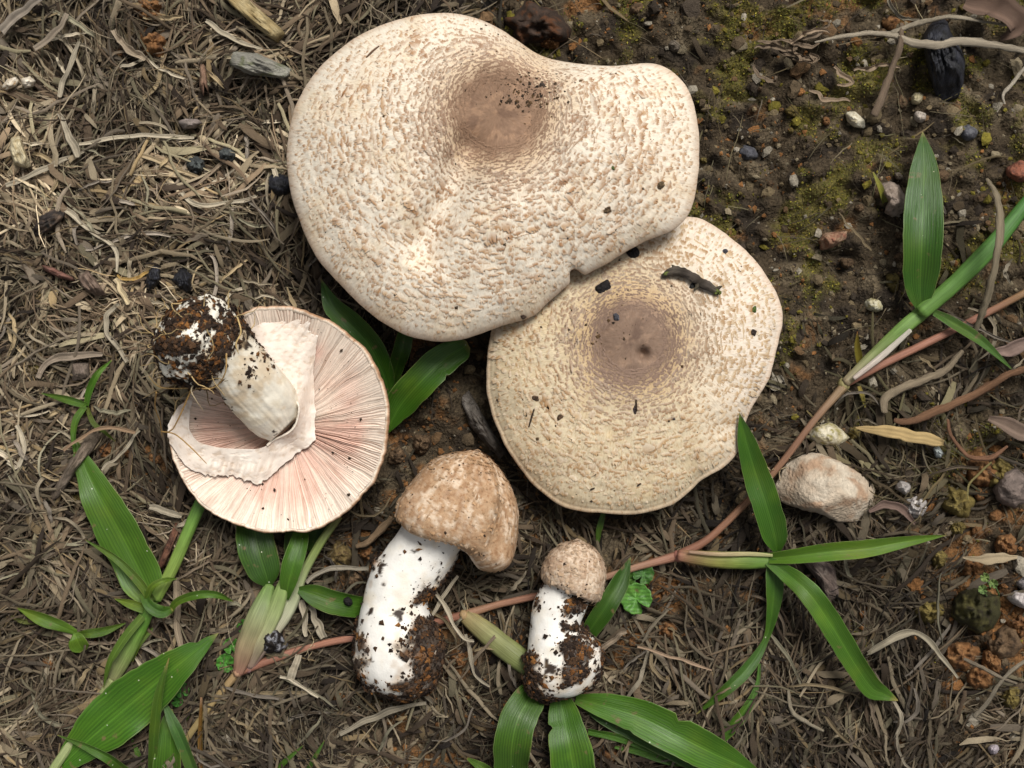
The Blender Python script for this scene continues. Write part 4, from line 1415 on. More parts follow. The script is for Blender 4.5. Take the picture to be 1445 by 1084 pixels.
r0 = thing('creeping_grass', 'long pink creeping grass runner with leafy green shoots crossing beneath the mushrooms', 'grass', W(958, 785, float(gz(958, 785))))
culm(r0, 'runner_stem', [(1480, 396), (1445, 414), (1400, 438), (1320, 478), (1250, 512), (1194, 540)], [5, 5, 5, 5.4, 5.6, 6.5], [A([.22, .15, .06]), A([.24, .13, .07]), PINK, PINK * 1.15, PINK], dz=.007, n=60)
culm(r0, 'runner_stem', [(1190, 546), (1150, 592), (1100, 657), (1050, 712), (1000, 760), (958, 784)], [6.5, 4.8, 4.8, 5, 5.3, 7], [A([.22, .15, .08]), A([.24, .13, .08]), PINK_D, PINK, PINK], dz=.007, n=60)
culm(r0, 'runner_stem', [(958, 784), (900, 800), (850, 816), (770, 838), (700, 854), (655, 868)], [7, 5, 4.8, 5, 5, 6.5], [PINK, A([.28, .16, .1]), PINK, PINK, A([.3, .17, .1])], dz=.006, n=60)
culm(r0, 'runner_stem', [(655, 868), (580, 886, .003), (505, 899), (440, 912), (385, 930), (336, 948)], [6, 4.8, 5, 5.2, 5.8, 7], [PINK, PINK * 1.2, PINK * 1.25, PINK * 1.1, PINK], dz=.006, n=60)
culm(r0, 'runner_stem', [(336, 948), (300, 992), (262, 1045), (225, 1100)], [6, 4.6, 4.6, 4.6], [A([.3, .2, .1]), A([.28, .2, .09]), A([.22, .18, .07])], dz=.005, n=40)
for (x, y, rr, cc) in ((1190, 543, 11, A([.22, .19, .08])), (957, 785, 10, A([.28, .12, .09])), (655, 868, 9, A([.3, .2, .1])), (336, 948, 9, A([.34, .2, .12]))):
    pz = float(gz(x, y)) + .0065
    d = crumbs(W(x, y, pz)[None], A([rr * U]), cc[None], 3, .12, .9, 2)
    part('node', d[0], d[1], d[2], 'flesh', r0)
gR = np.random.default_rng(333)
for (x, y) in ((1190, 543), (957, 785), (655, 868), (336, 948), (1100, 657), (440, 912)):
    c0 = W(x, y, float(gz(x, y)) + .006)
    root_hairs(r0, lambda g_, c0=c0: (c0 + g_.normal(0, .0008, 3), g_.normal(0, 1, 3) * A([1, 1, .3]) + A([0, 0, -.35])), int(x + y), 7, (.004, .011), .00016, A([.38, .3, .18]), 'rootlets')
# shoot at the upper node
sheath = culm(r0, 'leaf_sheath', [(1193, 540), (1235, 500), (1275, 463), (1302, 440)], [6.5, 9, 10, 10.5], [A([.22, .17, .1]), A([.16, .25, .06]), A([.17, .30, .07]), A([.15, .28, .06])], dz=.009, flat=.7)
sheath = culm(r0, 'leaf_sheath', [(1205, 534), (1245, 502), (1285, 466)], [3, 4.5, 3], [A([.4, .33, .28]), A([.45, .42, .35])], dz=.0125, flat=.5)
sheath = culm(r0, 'leaf_sheath', [(1300, 441), (1345, 402), (1400, 347), (1450, 285), (1475, 250)], [11, 11.5, 12, 9, 7], [A([.13, .25, .05]), A([.085, .2, .04]), A([.06, .17, .03]), A([.07, .2, .035])], dz=.012, flat=.75, n=50)
blade(sheath, gp([(1301, 438, .012), (1298, 405, .013), (1300, 350, .014), (1302, 290, .014), (1304, 235, .012), (1302, 186, .009)]), [12, 42, 52, 51, 36, 1], A([.035, .135, .022]), fold=.18, wave=.2)
blade(sheath, gp([(1318, 441, .012), (1345, 456, .012), (1385, 482, .011), (1430, 523, .008)]), [9, 15, 13, 1], A([.06, .2, .025]), fold=.3, wave=.1)
blade(sheath, gp([(1213, 515, .004), (1209, 490, .006), (1210, 468, .008)]), [11, 9, 1], A([.2, .22, .06]), tipcol=A([.3, .15, .06]))
blade(sheath, gp([(1212, 545, .004), (1217, 560, .004), (1221, 575, .003)]), [5, 6, 2], A([.22, .24, .08]))
# shoot at the lower right node
sheath = culm(r0, 'leaf_sheath', [(958, 784), (1000, 789), (1045, 791), (1088, 791)], [8, 11, 12, 10.5], [A([.26, .12, .08]), A([.2, .2, .05]), A([.14, .24, .04]), A([.17, .29, .06])], dz=.010, flat=.75)
sheath = culm(r0, 'leaf_sheath', [(972, 779), (1010, 782), (1060, 782), (1090, 784)], [2, 3, 3, 2], [A([.35, .22, .15]), A([.36, .36, .16])], dz=.0135, flat=.5)
blade(sheath, Z(zz8, [(312, 474, .012), (305, 430, .014), (283, 350, .016), (253, 260, .018), (225, 165, .020), (206, 86, .021)]), [10, 34, 38, 36, 25, 1], A([.05, .185, .025]), fold=.25, wave=.25)
blade(sheath, Z(zz8, [(290, 494, .012), (360, 488, .015), (460, 476, .018), (560, 467, .018), (680, 446, .016), (788, 429, .013)]), [14, 20, 24, 24, 14, 1], A([.085, .235, .035]), fold=.5, wave=.1, roll=.25)
blade(sheath, Z(zz8, [(285, 500, .012), (330, 530, .014), (400, 590, .017), (470, 690, .018), (530, 790, .016), (578, 858, .012), (612, 875, .009), (652, 894, .007)]), [12, 22, 30, 32, 30, 28, 20, 1], A([.065, .215, .03]), fold=.22, wave=.35, n=44)
blade(sheath, Z(zz8, [(300, 515, .010), (303, 570, .009), (298, 640, .008), (280, 720, .007), (235, 795, .007), (170, 860, .006), (85, 932, .005)]), [20, 26, 18, 9, 17, 16, 1], A([.045, .165, .022]), fold=.3, wave=.2, n=44)
blade(sheath, Z(zz8, [(262, 790, .006), (255, 850, .006), (225, 915, .005), (165, 985, .004), (125, 1020, .003)]), [4, 6, 13, 17, 6], A([.05, .17, .025]))
# shoot at the node between the two buttons
sheath = culm(r0, 'leaf_sheath', [(657, 869), (685, 892), (720, 920), (755, 946), (775, 962)], [11, 15, 16, 15, 12], [A([.26, .2, .09]), A([.2, .2, .08]), A([.16, .2, .06]), A([.1, .2, .04])], dz=.006, flat=.65)
blade(sheath, Z(zz7, [(430, 480, .006), (385, 555, .010), (335, 650, .014), (310, 760, .013), (305, 880, .008)]), [20, 42, 50, 50, 46], A([.055, .175, .025]), fold=.25, wave=.4)
blade(sheath, Z(zz7, [(515, 560, .006), (530, 640, .010), (552, 750, .013), (575, 880, .012)]), [28, 44, 56, 62], A([.05, .18, .022]), fold=.2, wave=.3)
blade(sheath, Z(zz7, [(580, 560, .006), (700, 590, .010), (860, 640, .013), (1020, 720, .014), (1180, 800, .011), (1360, 880, .008)]), [12, 34, 48, 52, 44, 8], A([.055, .19, .022]), fold=.28, wave=.3, n=40)
blade(sheath, Z(zz7, [(600, 575, .004), (720, 640, .006), (850, 700, .008), (1000, 780, .009), (1120, 860, .007)]), [10, 26, 30, 28, 18], A([.04, .15, .02]), fold=.3, wave=.3)
blade(sheath, Z(zz7, [(632, 698, .005), (760, 725, .006), (900, 765, .006), (1030, 812, .004)]), [10, 12, 13, 3], A([.055, .19, .025]))
blade(sheath, Z(zz7, [(745, 766, .004), (860, 785, .005), (960, 815, .005), (1040, 845, .004)]), [3, 12, 15, 3], A([.06, .2, .03]))
blade(sheath, Z(zz7, [(600, 330, .004), (660, 240, .007), (720, 150, .010), (770, 60, .011), (812, -40, .009)]), [16, 26, 28, 24, 1], A([.04, .145, .02]), fold=.3)
blade(sheath, gp([(843, 768, .004), (846, 745, .007), (852, 722, .008)]), [4, 9, 6], A([.04, .13, .02]))
# shoot at the left node, partly under the overturned cap
sheath = culm(r0, 'leaf_sheath', Z(zz5, [(275, 905, .007), (310, 780, .010), (365, 640, .012), (410, 530, .012), (435, 455, .011)]), [7, 14, 15, 12, 7], [A([.34, .17, .12]), A([.27, .22, .12]), A([.25, .29, .13]), A([.16, .27, .06])], flat=.6, raw=True)
sheath = culm(r0, 'leaf_sheath', Z(zz5, [(330, 870, .008), (390, 740, .011), (460, 590, .013), (500, 470, .013), (520, 400, .012)]), [6, 10, 11, 9, 5], [A([.33, .22, .17]), A([.33, .36, .17]), A([.2, .32, .07])], flat=.6, raw=True)
sheath = culm(r0, 'leaf_sheath', Z(zz5, [(320, 890, .007), (430, 720, .009), (530, 560, .010), (610, 390, .011), (700, 230, .010), (790, 105, .007)]), [6, 10, 12, 6.5, 6, 5], [A([.3, .16, .15]), A([.36, .36, .24]), A([.24, .3, .1]), A([.17, .2, .06]), A([.19, .17, .06])], flat=.7, raw=True, n=60)
blade(sheath, Z(zz5, [(432, 460, .011), (415, 400, .012), (380, 290, .013), (355, 170, .012), (340, 60, .009)]), [8, 40, 50, 47, 40], A([.035, .125, .02]), fold=.2)
blade(sheath, Z(zz5, [(520, 525, .013), (530, 450, .015), (555, 350, .016), (585, 250, .015), (605, 160, .012)]), [8, 22, 28, 26, 18], A([.06, .2, .027]), fold=.25)
blade(sheath, Z(zz5, [(545, 330, .006), (550, 230, .007), (560, 150, .006)]), [14, 20, 18], A([.03, .1, .016]))
blade(sheath, Z(zz5, [(640, 280, .005), (670, 200, .006), (690, 110, .006)]), [16, 24, 24], A([.03, .1, .016]))
blade(sheath, Z(zz5, [(583, 478, .012), (660, 500, .013), (760, 535, .012), (880, 562, .008), (950, 570, .004)]), [10, 29, 32, 31, 26], A([.045, .155, .022]), fold=.2)

r1 = thing('grass_plant', 'grass plant with thick yellow-green stalk and two broad blades beside the overturned mushroom', 'grass', W(189, 904, float(gz(189, 904))))
sheath = culm(r1, 'stalk', Z(zz6, [(520, 390, .008), (500, 430, .010), (440, 570, .011), (395, 655, .010)]), [8, 8.5, 8.5, 8], [A([.12, .25, .04]), A([.14, .28, .05]), A([.24, .34, .07]), A([.2, .32, .06])], raw=True)
sheath = culm(r1, 'leaf_sheath', Z(zz6, [(385, 665, .010), (345, 745, .010), (305, 820, .009), (285, 860, .008)]), [8, 11, 11, 7.5], [A([.14, .27, .045]), A([.11, .24, .035]), A([.13, .25, .04]), A([.2, .2, .09])], flat=.7, raw=True)
sheath = culm(r1, 'stalk', Z(zz6, [(285, 858, .008), (220, 960, .008), (140, 1080, .008), (110, 1130, .007)]), [6, 6.5, 6.5, 6.5], [A([.3, .33, .13]), A([.34, .38, .17]), A([.27, .34, .12])], raw=True)
blade(sheath, Z(zz6, [(390, 668, .010), (365, 610, .012), (315, 510, .013), (255, 400, .012), (210, 310, .010), (188, 245, .008)]), [24, 56, 64, 50, 25, 2], A([.065, .2, .03]), fold=.18, wave=.4)
blade(sheath, Z(zz6, [(388, 660, .013), (350, 608, .016), (290, 550, .017), (215, 505, .014)]), [10, 11, 9, 1], A([.095, .235, .04]), fold=.4)
blade(sheath, Z(zz6, [(365, 680, .011), (330, 668, .012), (290, 655, .010)]), [13, 12, 1], A([.09, .22, .035]))
blade(sheath, Z(zz6, [(362, 640, .014), (380, 672, .016), (410, 688, .016), (436, 680, .014)]), [10, 15, 17, 6], A([.05, .17, .025]))
blade(sheath, Z(zz6, [(430, 690, .013), (450, 662, .016), (500, 645, .018), (550, 645, .016), (592, 662, .011)]), [7, 10, 11, 9, 1], A([.08, .23, .035]), fold=.4)
blade(sheath, Z(zz6, [(372, 655, .015), (385, 625, .019), (415, 608, .019), (448, 604, .014)]), [8, 9, 7, 1], A([.085, .22, .035]))
blade(sheath, Z(zz6, [(362, 700, .013), (318, 752, .016), (280, 815, .015), (262, 880, .010)]), [11, 12, 9, 1], A([.10, .24, .045]), fold=.4)
blade(sheath, Z(zz6, [(388, 730, .008), (352, 770, .010), (335, 815, .008)]), [5, 8, 2], A([.09, .2, .04]))
blade(sheath, Z(zz6, [(140, 1095, .006), (210, 1025, .010), (290, 955, .013), (380, 880, .015), (460, 815, .015), (553, 742, .013)]), [14, 50, 74, 68, 44, 1], A([.05, .185, .022]), fold=.15, wave=.3, n=40)

r2 = thing('grass_tuft', 'tuft of narrow upright grass blades standing against the broad blade', 'grass', W(220, 1080, float(gz(220, 1080))))
blade(r2, Z(zz6, [(385, 1110, .006), (390, 1010, .014), (402, 900, .020), (428, 805, .022)]), [11, 13, 12, 1], A([.07, .2, .03]), tipcol=A([.25, .2, .06]))
blade(r2, Z(zz6, [(500, 1120, .006), (475, 1050, .010), (445, 980, .013), (412, 912, .013)]), [16, 17, 16, 4], A([.055, .175, .06]))
blade(r2, Z(zz6, [(430, 1110, .005), (432, 1040, .008), (430, 975, .009), (432, 935, .008)]), [40, 38, 24, 6], A([.06, .2, .03]))
blade(r2, Z(zz6, [(320, 1095, .006), (280, 1060, .012), (220, 1030, .014), (145, 1000, .010)]), [16, 15, 10, 1], A([.07, .22, .035]))
blade(r2, Z(zz6, [(372, 1110, .004), (350, 1050, .006), (332, 1005, .006)]), [8, 8, 2], A([.06, .18, .03]))
blade(r2, Z(zz6, [(460, 985, .003), (480, 940, .004), (498, 905, .004)]), [2, 6, 1], A([.06, .15, .03]))
blade(r2, Z(zz6, [(510, 1100, .004), (508, 1000, .006), (510, 905, .008)]), [6, 7, 3], A([.19, .13, .05]), tipcol=A([.3, .2, .12]))

r3 = thing('grass_plant', 'grass leaves between the caps, their shade put into a darker green', 'grass', W(550, 600, float(gz(550, 600))))
blade(r3, Z(zzc, [(470, 640, .005), (430, 520, .010), (360, 385, .014), (270, 285, .016), (180, 190, .016), (118, 50, .014)]), [14, 32, 38, 36, 26, 1], A([.032, .13, .018]), fold=.25)  # darker green base colour stands in for the shade between the caps
blade(r3, Z(zzc, [(478, 610, .005), (505, 500, .009), (535, 400, .011), (560, 290, .010)]), [10, 20, 24, 18], A([.035, .13, .018]), fold=.35)
blade(r3, Z(zzc, [(450, 830, .004), (520, 700, .010), (620, 580, .014), (730, 475, .015), (835, 405, .013), (870, 385, .011)]), [8, 38, 46, 44, 32, 10], A([.045, .165, .022]), fold=.2, n=36)

r4 = thing('seedling', 'small seedling with slim leaves and one rounded leaf on grey straw', 'seedling', W(106, 894, float(gz(106, 894))))
blade(r4, Z(zz6, [(195, 742, .008), (150, 722, .011), (100, 702, .011), (42, 678, .008)]), [8, 17, 17, 1], A([.085, .22, .03]), fold=.3)
blade(r4, Z(zz6, [(195, 745, .008), (230, 742, .010), (270, 735, .009), (322, 715, .006)]), [6, 13, 11, 1], A([.075, .2, .03]), fold=.3)
blade(r4, Z(zz6, [(190, 742, .009), (195, 758, .010), (203, 775, .009), (212, 786, .008)]), [8, 24, 26, 10], A([.09, .24, .03]), fold=.1)
blade(r4, Z(zz6, [(110, 712, .006), (60, 712, .006), (20, 695, .004)]), [6, 7, 1], A([.12, .18, .06]), tipcol=A([.3, .25, .2]))

r5 = thing('seedling', 'young grass seedling with four thin spreading leaves above the broad blade tip', 'seedling', W(121, 573, float(gz(121, 573))))
blade(r5, gp([(122, 572, .009), (95, 564, .012), (58, 555, .009)]), [9, 11, 1], A([.07, .22, .03]))
blade(r5, gp([(122, 572, .009), (127, 550, .012), (138, 528, .014), (158, 508, .011)]), [7, 9, 8, 1], A([.065, .22, .03]))
blade(r5, gp([(120, 574, .009), (108, 592, .010), (104, 615, .010), (106, 640, .010)]), [8, 10, 8, 4], A([.07, .22, .03]))
blade(r5, gp([(123, 575, .008), (132, 597, .009), (148, 610, .008), (163, 623, .005)]), [5, 7, 5, 1], A([.09, .17, .04]))


def round_leaf(parent, px, py, r, dz, base, notch=.5, seed=0):
    n, m = 40, 12
    th = np.linspace(0, 2 * np.pi, n, endpoint=False)[None]
    s = np.linspace(.0, 1, m)[:, None]
    R = r * (1 + .09 * np.abs(np.sin(th * 5.5 + seed)) - .05)
    R = R * (1 - .75 * np.exp(-((((th - notch) + np.pi) % (2 * np.pi) - np.pi) / .16) ** 2))
    x = px + s * R * np.cos(th); y = py + s * R * np.sin(th)
    z0 = float(gz(px, py)) + dz
    z = z0 + .0012 * s ** 2 + .0005 * np.cos(th * 6 + seed) * s + .0006 * pn(x / 9, y / 9, seed, 180)
    v = W(x, y, z).reshape(-1, 3)
    vein = np.exp(-(np.sin(th * 3.5) / .2) ** 2)
    c = mix(np.broadcast_to(base, (m, n, 3)), base * 1.8 + .03, vein * (1 - s * .5) * .6)
    c = c * (1 + .35 * pn(x / 3.5, y / 3.5, .3, 181))[..., None]
    c = mix(c, base * 2, np.broadcast_to(np.exp(-(s / .15) ** 2), (m, n)) * .6)
    low = v - A([0, 0, .0003])
    f1 = grid_faces(m, n, True)
    k = m * n
    j = np.arange(n); o = (m - 1) * n
    rim = np.stack([o + j, o + (j + 1) % n, o + (j + 1) % n + k, o + j + k], -1)
    ex = np.stack([x, y, 0 * x], -1).reshape(-1, 3) * .2
    part('leaf', np.vstack([v, low]), [f1, f1[:, ::-1] + k, rim], np.vstack([c.reshape(-1, 3)] * 2), 'leaf', parent, extra=np.vstack([ex, ex]))
    c0 = gp([(px, py, dz - .0002), (px + 5, py + 9, dz * .5), (px + 8, py + 16, .0005)])
    culm(parent, 'petiole', c0, [1.4, 1.3, 1.2], [base * 1.3], sides=6, n=10, raw=True)


hb = thing('round_leaved_herb', 'small herb with round scalloped leaves beside the smallest mushroom', 'herb', W(895, 850, float(gz(895, 850))))
round_leaf(hb, 898, 845, 22, .0075, A([.075, .20, .03]), .9, 1)
round_leaf(hb, 908, 810, 15, .005, A([.045, .12, .022]), 2.2, 2)
round_leaf(hb, 884, 818, 13, .005, A([.05, .13, .022]), 3.6, 3)
hb = thing('round_leaved_herb', 'small herb with bright scalloped leaves at the foot of the leafy shoot', 'herb', W(318, 935, float(gz(318, 935))))
round_leaf(hb, 318, 936, 13, .006, A([.06, .19, .025]), .3, 4)
round_leaf(hb, 327, 912, 12, .006, A([.06, .18, .025]), 1.5, 5)
round_leaf(hb, 344, 884, 10, .005, A([.05, .16, .022]), 4, 6)
hb = thing('round_leaved_herb', 'tiny dark herb partly behind the broad grass blade', 'herb', W(256, 976, float(gz(256, 976))))
round_leaf(hb, 256, 974, 11, .006, A([.04, .14, .02]), 1.3, 7)
round_leaf(hb, 250, 990, 8, .006, A([.04, .13, .02]), 3.3, 8)
hb = thing('seedling', 'tiny grey-green seedling with three leaves on the mossy mound', 'seedling', W(1392, 828, float(gz(1392, 828))))
for k, (x, y) in enumerate(((1387, 832), (1402, 824), (1390, 815))):
    round_leaf(hb, x, y, 6.5, .016, A([.12, .2, .07]), k * 2.0, 9 + k)
hb = thing('grass_sprout', 'short pale green sprout beside the grey stone', 'sprout', W(1246, 283, float(gz(1246, 283))))
blade(hb, gp([(1248, 286, .004), (1242, 265, .007), (1232, 243, .007)]), [8, 8, 2], A([.2, .3, .1]))
hb = thing('grass_sprout', 'short green blade poking up under the narrow leaves of the bottom shoot', 'sprout', W(665, 1080, float(gz(665, 1080))))
blade(hb, gp([(700, 1095, .004), (680, 1082, .007), (659, 1070, .006)]), [12, 13, 3], A([.07, .21, .03]))
hb = thing('grass_sprout', 'two thin green blades rising from grey straw', 'sprout', W(420, 1080, float(gz(420, 1080))))
blade(hb, gp([(385, 1092, .003), (405, 1072, .006), (428, 1052, .006)]), [7, 7, 1], A([.06, .18, .03]))
blade(hb, gp([(430, 1095, .003), (445, 1068, .006), (458, 1045, .006)]), [6, 6, 1], A([.05, .16, .03]))


# ------------------------------------------------------------------ stones, chips, charcoal, clods
def blob(outline, height, cols, mat, name, label, cat, seed, group=None, sink=.003, rough=.10, facets=10, prof=(2.5, .55), flat_top=0.0, grain=None, z0=None, big=40, dz=0.0, shade=True):
    """solid with the traced outline, a domed faceted top and a closed base"""
    o = A(outline, float)
    c = o.mean(0)
    d = o - c
    k = np.argsort(np.arctan2(d[:, 1], d[:, 0]))
    o = o[k]
    oc = np.vstack([o, o[:1]]); tl = np.linspace(0, len(o), 360, endpoint=False); ki = tl.astype(int)
    cl = oc[ki] + (oc[ki + 1] - oc[ki]) * (tl - ki)[:, None]
    d = cl - c
    th0, R0 = np.arctan2(d[:, 1], d[:, 0]), np.hypot(d[:, 0], d[:, 1])
    k = np.argsort(th0)
    nth, ns = (52, 16) if big >= 40 else ((32, 10) if big >= 20 else (20, 6))
    th = np.linspace(-np.pi, np.pi, nth, endpoint=False)[None]
    R = np.interp(th[0], th0[k], R0[k], period=2 * np.pi)[None]
    R = R * (1 + .05 * fbm(np.cos(th) * 4, np.sin(th) * 4, seed, 3, seed))
    s = np.linspace(.02, 1, ns)[:, None]
    s = 1 - (1 - s) ** 1.4
    px, py = c[0] + s * R * np.cos(th), c[1] + s * R * np.sin(th)
    g = np.random.default_rng(seed)
    f = (1 - s ** prof[0]) ** prof[1] * np.ones_like(th)
    rm = R0.mean()
    for _ in range(facets):                                     # planar cuts
        a = g.uniform(0, 2 * np.pi); sl = g.uniform(.3, 1.1); off = g.uniform(.75, 1.15)
        f = np.minimum(f, off + sl * .55 - sl * ((px - c[0]) * math.cos(a) + (py - c[1]) * math.sin(a)) / rm)
    f = np.maximum(f, 0)
    f = f + rough * fbm(px / rm * 2.2, py / rm * 2.2, seed * 1.3, 4, seed + 1) * (1 - s ** 6)
    if mat in ('charcoal', 'wood'):
        ga = grain if grain is not None else -1.35
        al = (px - c[0]) * math.cos(ga) - (py - c[1]) * math.sin(ga); acr = (px - c[0]) * math.sin(ga) + (py - c[1]) * math.cos(ga)
        f = f + (.16 if mat == 'charcoal' else .12) * fbm(acr / 3.2, al / 26, seed * .7, 3, seed + 9) * (1 - s ** 8)
    zb = (float(gz(c[0], c[1])) if z0 is None else z0) - sink + dz
    z = zb + np.maximum(f, 0) * (height + sink) + sink * .35
    v = [W(px, py, z)]
    q = W(c[0] + .9 * R * np.cos(th), c[1] + .9 * R * np.sin(th), np.full_like(R, zb))
    v.append(q)
    V = np.concatenate(v)
    n = len(V)
    m = nth
    vv = np.vstack([V.reshape(-1, 3), V[0].mean(0)[None], V[-1].mean(0)[None]])
    c1, c2, c3 = [A(x, float) for x in cols]
    x, y = vv[:, 0], vv[:, 1]
    sc_ = 1.0 / (rm * U)
    cc = mix(np.broadcast_to(c1, vv.shape), c2, smooth(-.2, .4, fbm(x * sc_ * 1.6, y * sc_ * 1.6, vv[:, 2] * sc_ * 1.6 + seed, 4, seed + 2)))
    cc = mix(cc, c3, smooth(.1, .45, fbm(x * sc_ * 2.4, y * sc_ * 2.4, vv[:, 2] * sc_ * 2.4 + seed, 4, seed + 3)))
    ex = None
    if grain is not None:
        ca, sa = math.cos(grain), math.sin(grain)
        l = (x * ca + y * sa); w = (-x * sa + y * ca)
        ex = np.stack([l * 25, w * 330, vv[:, 2] * 200 + seed], -1)
    if name is None:
        return vv, close_faces(n, m), cc, ex
    return solo(name, vv, close_faces(n, m), cc, mat, label, cat, group, ex, shade)


def ring(px, py, r, seed, k=9, el=1.0, rot=0.0, rough=.18):
    g = np.random.default_rng(seed)
    a = np.linspace(0, 2 * np.pi, k, endpoint=False) + g.uniform(-.2, .2, k)
    rr = r * (1 + g.uniform(-rough, rough, k))
    x, y = rr * np.cos(a) * el, rr * np.sin(a)
    return [(px + xx * math.cos(rot) - yy * math.sin(rot), py + xx * math.sin(rot) + yy * math.cos(rot)) for xx, yy in zip(x, y)]


STONE = (A([.40, .32, .235]), A([.50, .43, .335]), A([.34, .225, .145]))
blob([zz8(*p) for p in [(303, 300), (322, 240), (375, 200), (430, 193), (500, 225), (560, 262), (592, 295), (582, 340), (548, 390), (490, 398), (440, 372), (380, 357), (320, 338)]],
     .015, STONE, 'rock', 'stone', 'large angular pinkish-tan stone beside the pink grass runner', 'stone', 401, facets=22, rough=.05, prof=(7, .5), dz=.002)
blob([zz8(*p) for p in [(393, 155), (410, 120), (460, 110), (490, 125), (518, 155), (490, 182), (420, 182)]], .008, (A([.42, .36, .22]), A([.55, .5, .38]), A([.28, .24, .08])), 'rock', 'stone',
     'small pale stone with yellow lichen just above the large stone', 'stone', 402, facets=8)


def z3r(x, y): return (980 + x * .2122, 170 + y * .2122)


blob([z3r(*p) for p in [(1235, 420), (1300, 402), (1360, 430), (1414, 520), (1410, 600), (1320, 650), (1255, 610), (1290, 540), (1240, 480)]], .009, (A([.24, .19, .155]), A([.3, .24, .19]), A([.17, .13, .10])), 'rock',
     'stone', 'grey-brown stone touching the short pale sprout', 'stone', 403)
blob([z3r(*p) for p in [(820, 800), (860, 745), (940, 740), (1020, 735), (1015, 790), (920, 850), (840, 870)]], .008, (A([.24, .13, .08]), A([.3, .19, .12]), A([.2, .08, .05])), 'rock', 'stone',
     'rusty red-brown stone on dark mossy soil', 'stone', 404)
blob([(1192, 158), (1207, 157), (1222, 170), (1222, 182), (1205, 180), (1195, 172)], .006, (A([.55, .5, .38]), A([.62, .58, .46]), A([.4, .34, .22])), 'rock', 'stone', 'small cream stone at the foot of the brown stick', 'stone', 405, big=30)
blob(ring(1295, 140, 9, 2, el=1.2, rot=-.5), .005, (A([.38, .33, .2]), A([.46, .4, .27]), A([.28, .24, .13])), 'rock', 'stone', 'small yellowish stone beside the charcoal chunk, above a grey one', 'stone', 406, big=30)
blob(ring(1299, 165, 9, 3, el=1.1), .005, (A([.36, .31, .26]), A([.45, .4, .34]), A([.25, .2, .16])), 'rock', 'stone', 'small pale grey stone beside the charcoal chunk tip', 'stone', 407, big=30)
blob(ring(1440, 243, 16, 4, el=1.2), .006, (A([.2, .07, .04]), A([.26, .1, .06]), A([.12, .05, .035])), 'rock', 'stone', 'dark red stone by the rolled grass leaf tip', 'stone', 408, big=30)
blob(ring(1430, 690, 30, 5, el=.8, rot=.6), .008, (A([.13, .10, .085]), A([.17, .13, .11]), A([.09, .07, .06])), 'rock', 'stone', 'smooth grey-brown stone behind the orange clods', 'stone', 409)
blob(ring(1276, 688, 11, 6, el=1.1), .008, (A([.32, .29, .27]), A([.4, .37, .34]), A([.22, .19, .17])), 'rock', 'stone', 'small rounded grey stone right of the large stone', 'stone', 410, big=30)
blob(ring(1291, 716, 17, 7, el=1.1), .007, (A([.32, .29, .27]), A([.52, .49, .46]), A([.12, .10, .09])), 'rock', 'stone', 'crumbly white-flecked stone under the rounded grey stone', 'stone', 411, rough=.35)
blob([(1418, 842), (1432, 832), (1450, 836), (1455, 862), (1440, 858), (1425, 850)], .007, (A([.42, .38, .36]), A([.5, .47, .45]), A([.3, .26, .25])), 'rock', 'stone', 'flat pale grey stone beside the mossy mound', 'stone', 412, big=30)
blob([(1430, 822), (1445, 812), (1465, 815), (1460, 835), (1440, 833)], .006, (A([.2, .18, .18]), A([.26, .24, .24]), A([.14, .12, .12])), 'rock', 'stone', 'dark grey stone above the flat pale stone', 'stone', 413, big=30)
blob([(1315, 632), (1325, 629), (1332, 640), (1328, 648), (1320, 647)], .006, (A([.3, .33, .32]), A([.36, .39, .38]), A([.22, .24, .23])), 'rock', 'stone', 'small pale blue-grey stone below the dry tan leaf', 'stone', 414, big=20)
blob(ring(1402, 1058, 9, 8, el=1.0), .006, (A([.4, .34, .37]), A([.5, .45, .48]), A([.3, .25, .27])), 'rock', 'stone', 'small pale mauve stone among dark roots', 'stone', 415, big=20)
blob(ring(1234, 431, 12, 9, el=1.2), .004, (A([.42, .38, .25]), A([.5, .47, .35]), A([.3, .26, .12])), 'rock', 'stone', 'small cream lichen-spotted stone near the tall upright leaf base', 'stone', 416, big=30)
blob(ring(1056, 216, 12, 10, el=1.1), .004, (A([.07, .07, .08]), A([.10, .10, .11]), A([.05, .05, .06])), 'rock', 'stone', 'flat slate-grey stone chip on mossy soil', 'stone', 417, big=30, rough=.03)
blob(ring(1366, 188, 12, 11, el=1.2), .004, (A([.07, .07, .08]), A([.11, .11, .12]), A([.05, .05, .06])), 'rock', 'stone', 'flat slate-grey stone chip below the charcoal chunk', 'stone', 418, big=30, rough=.03)

CHAR = (A([.012, .012, .016]), A([.022, .023, .032]), A([.006, .006, .007]))


def zch(x, y): return (1205 + x * .1661, x * 0 + y * .1661)


blob([zch(*p) for p in [(572, 300), (640, 220), (745, 140), (790, 165), (830, 290), (900, 400), (948, 510), (935, 700), (885, 830), (720, 915), (690, 800), (640, 640), (600, 450)]], .012, CHAR, 'charcoal', 'charcoal',
     'large black charcoal chunk under the pale dead root', 'charcoal', 420, prof=(5, .5), facets=6, dz=.003)


def zl(x, y): return (x * .2491, 270 + y * .2491)


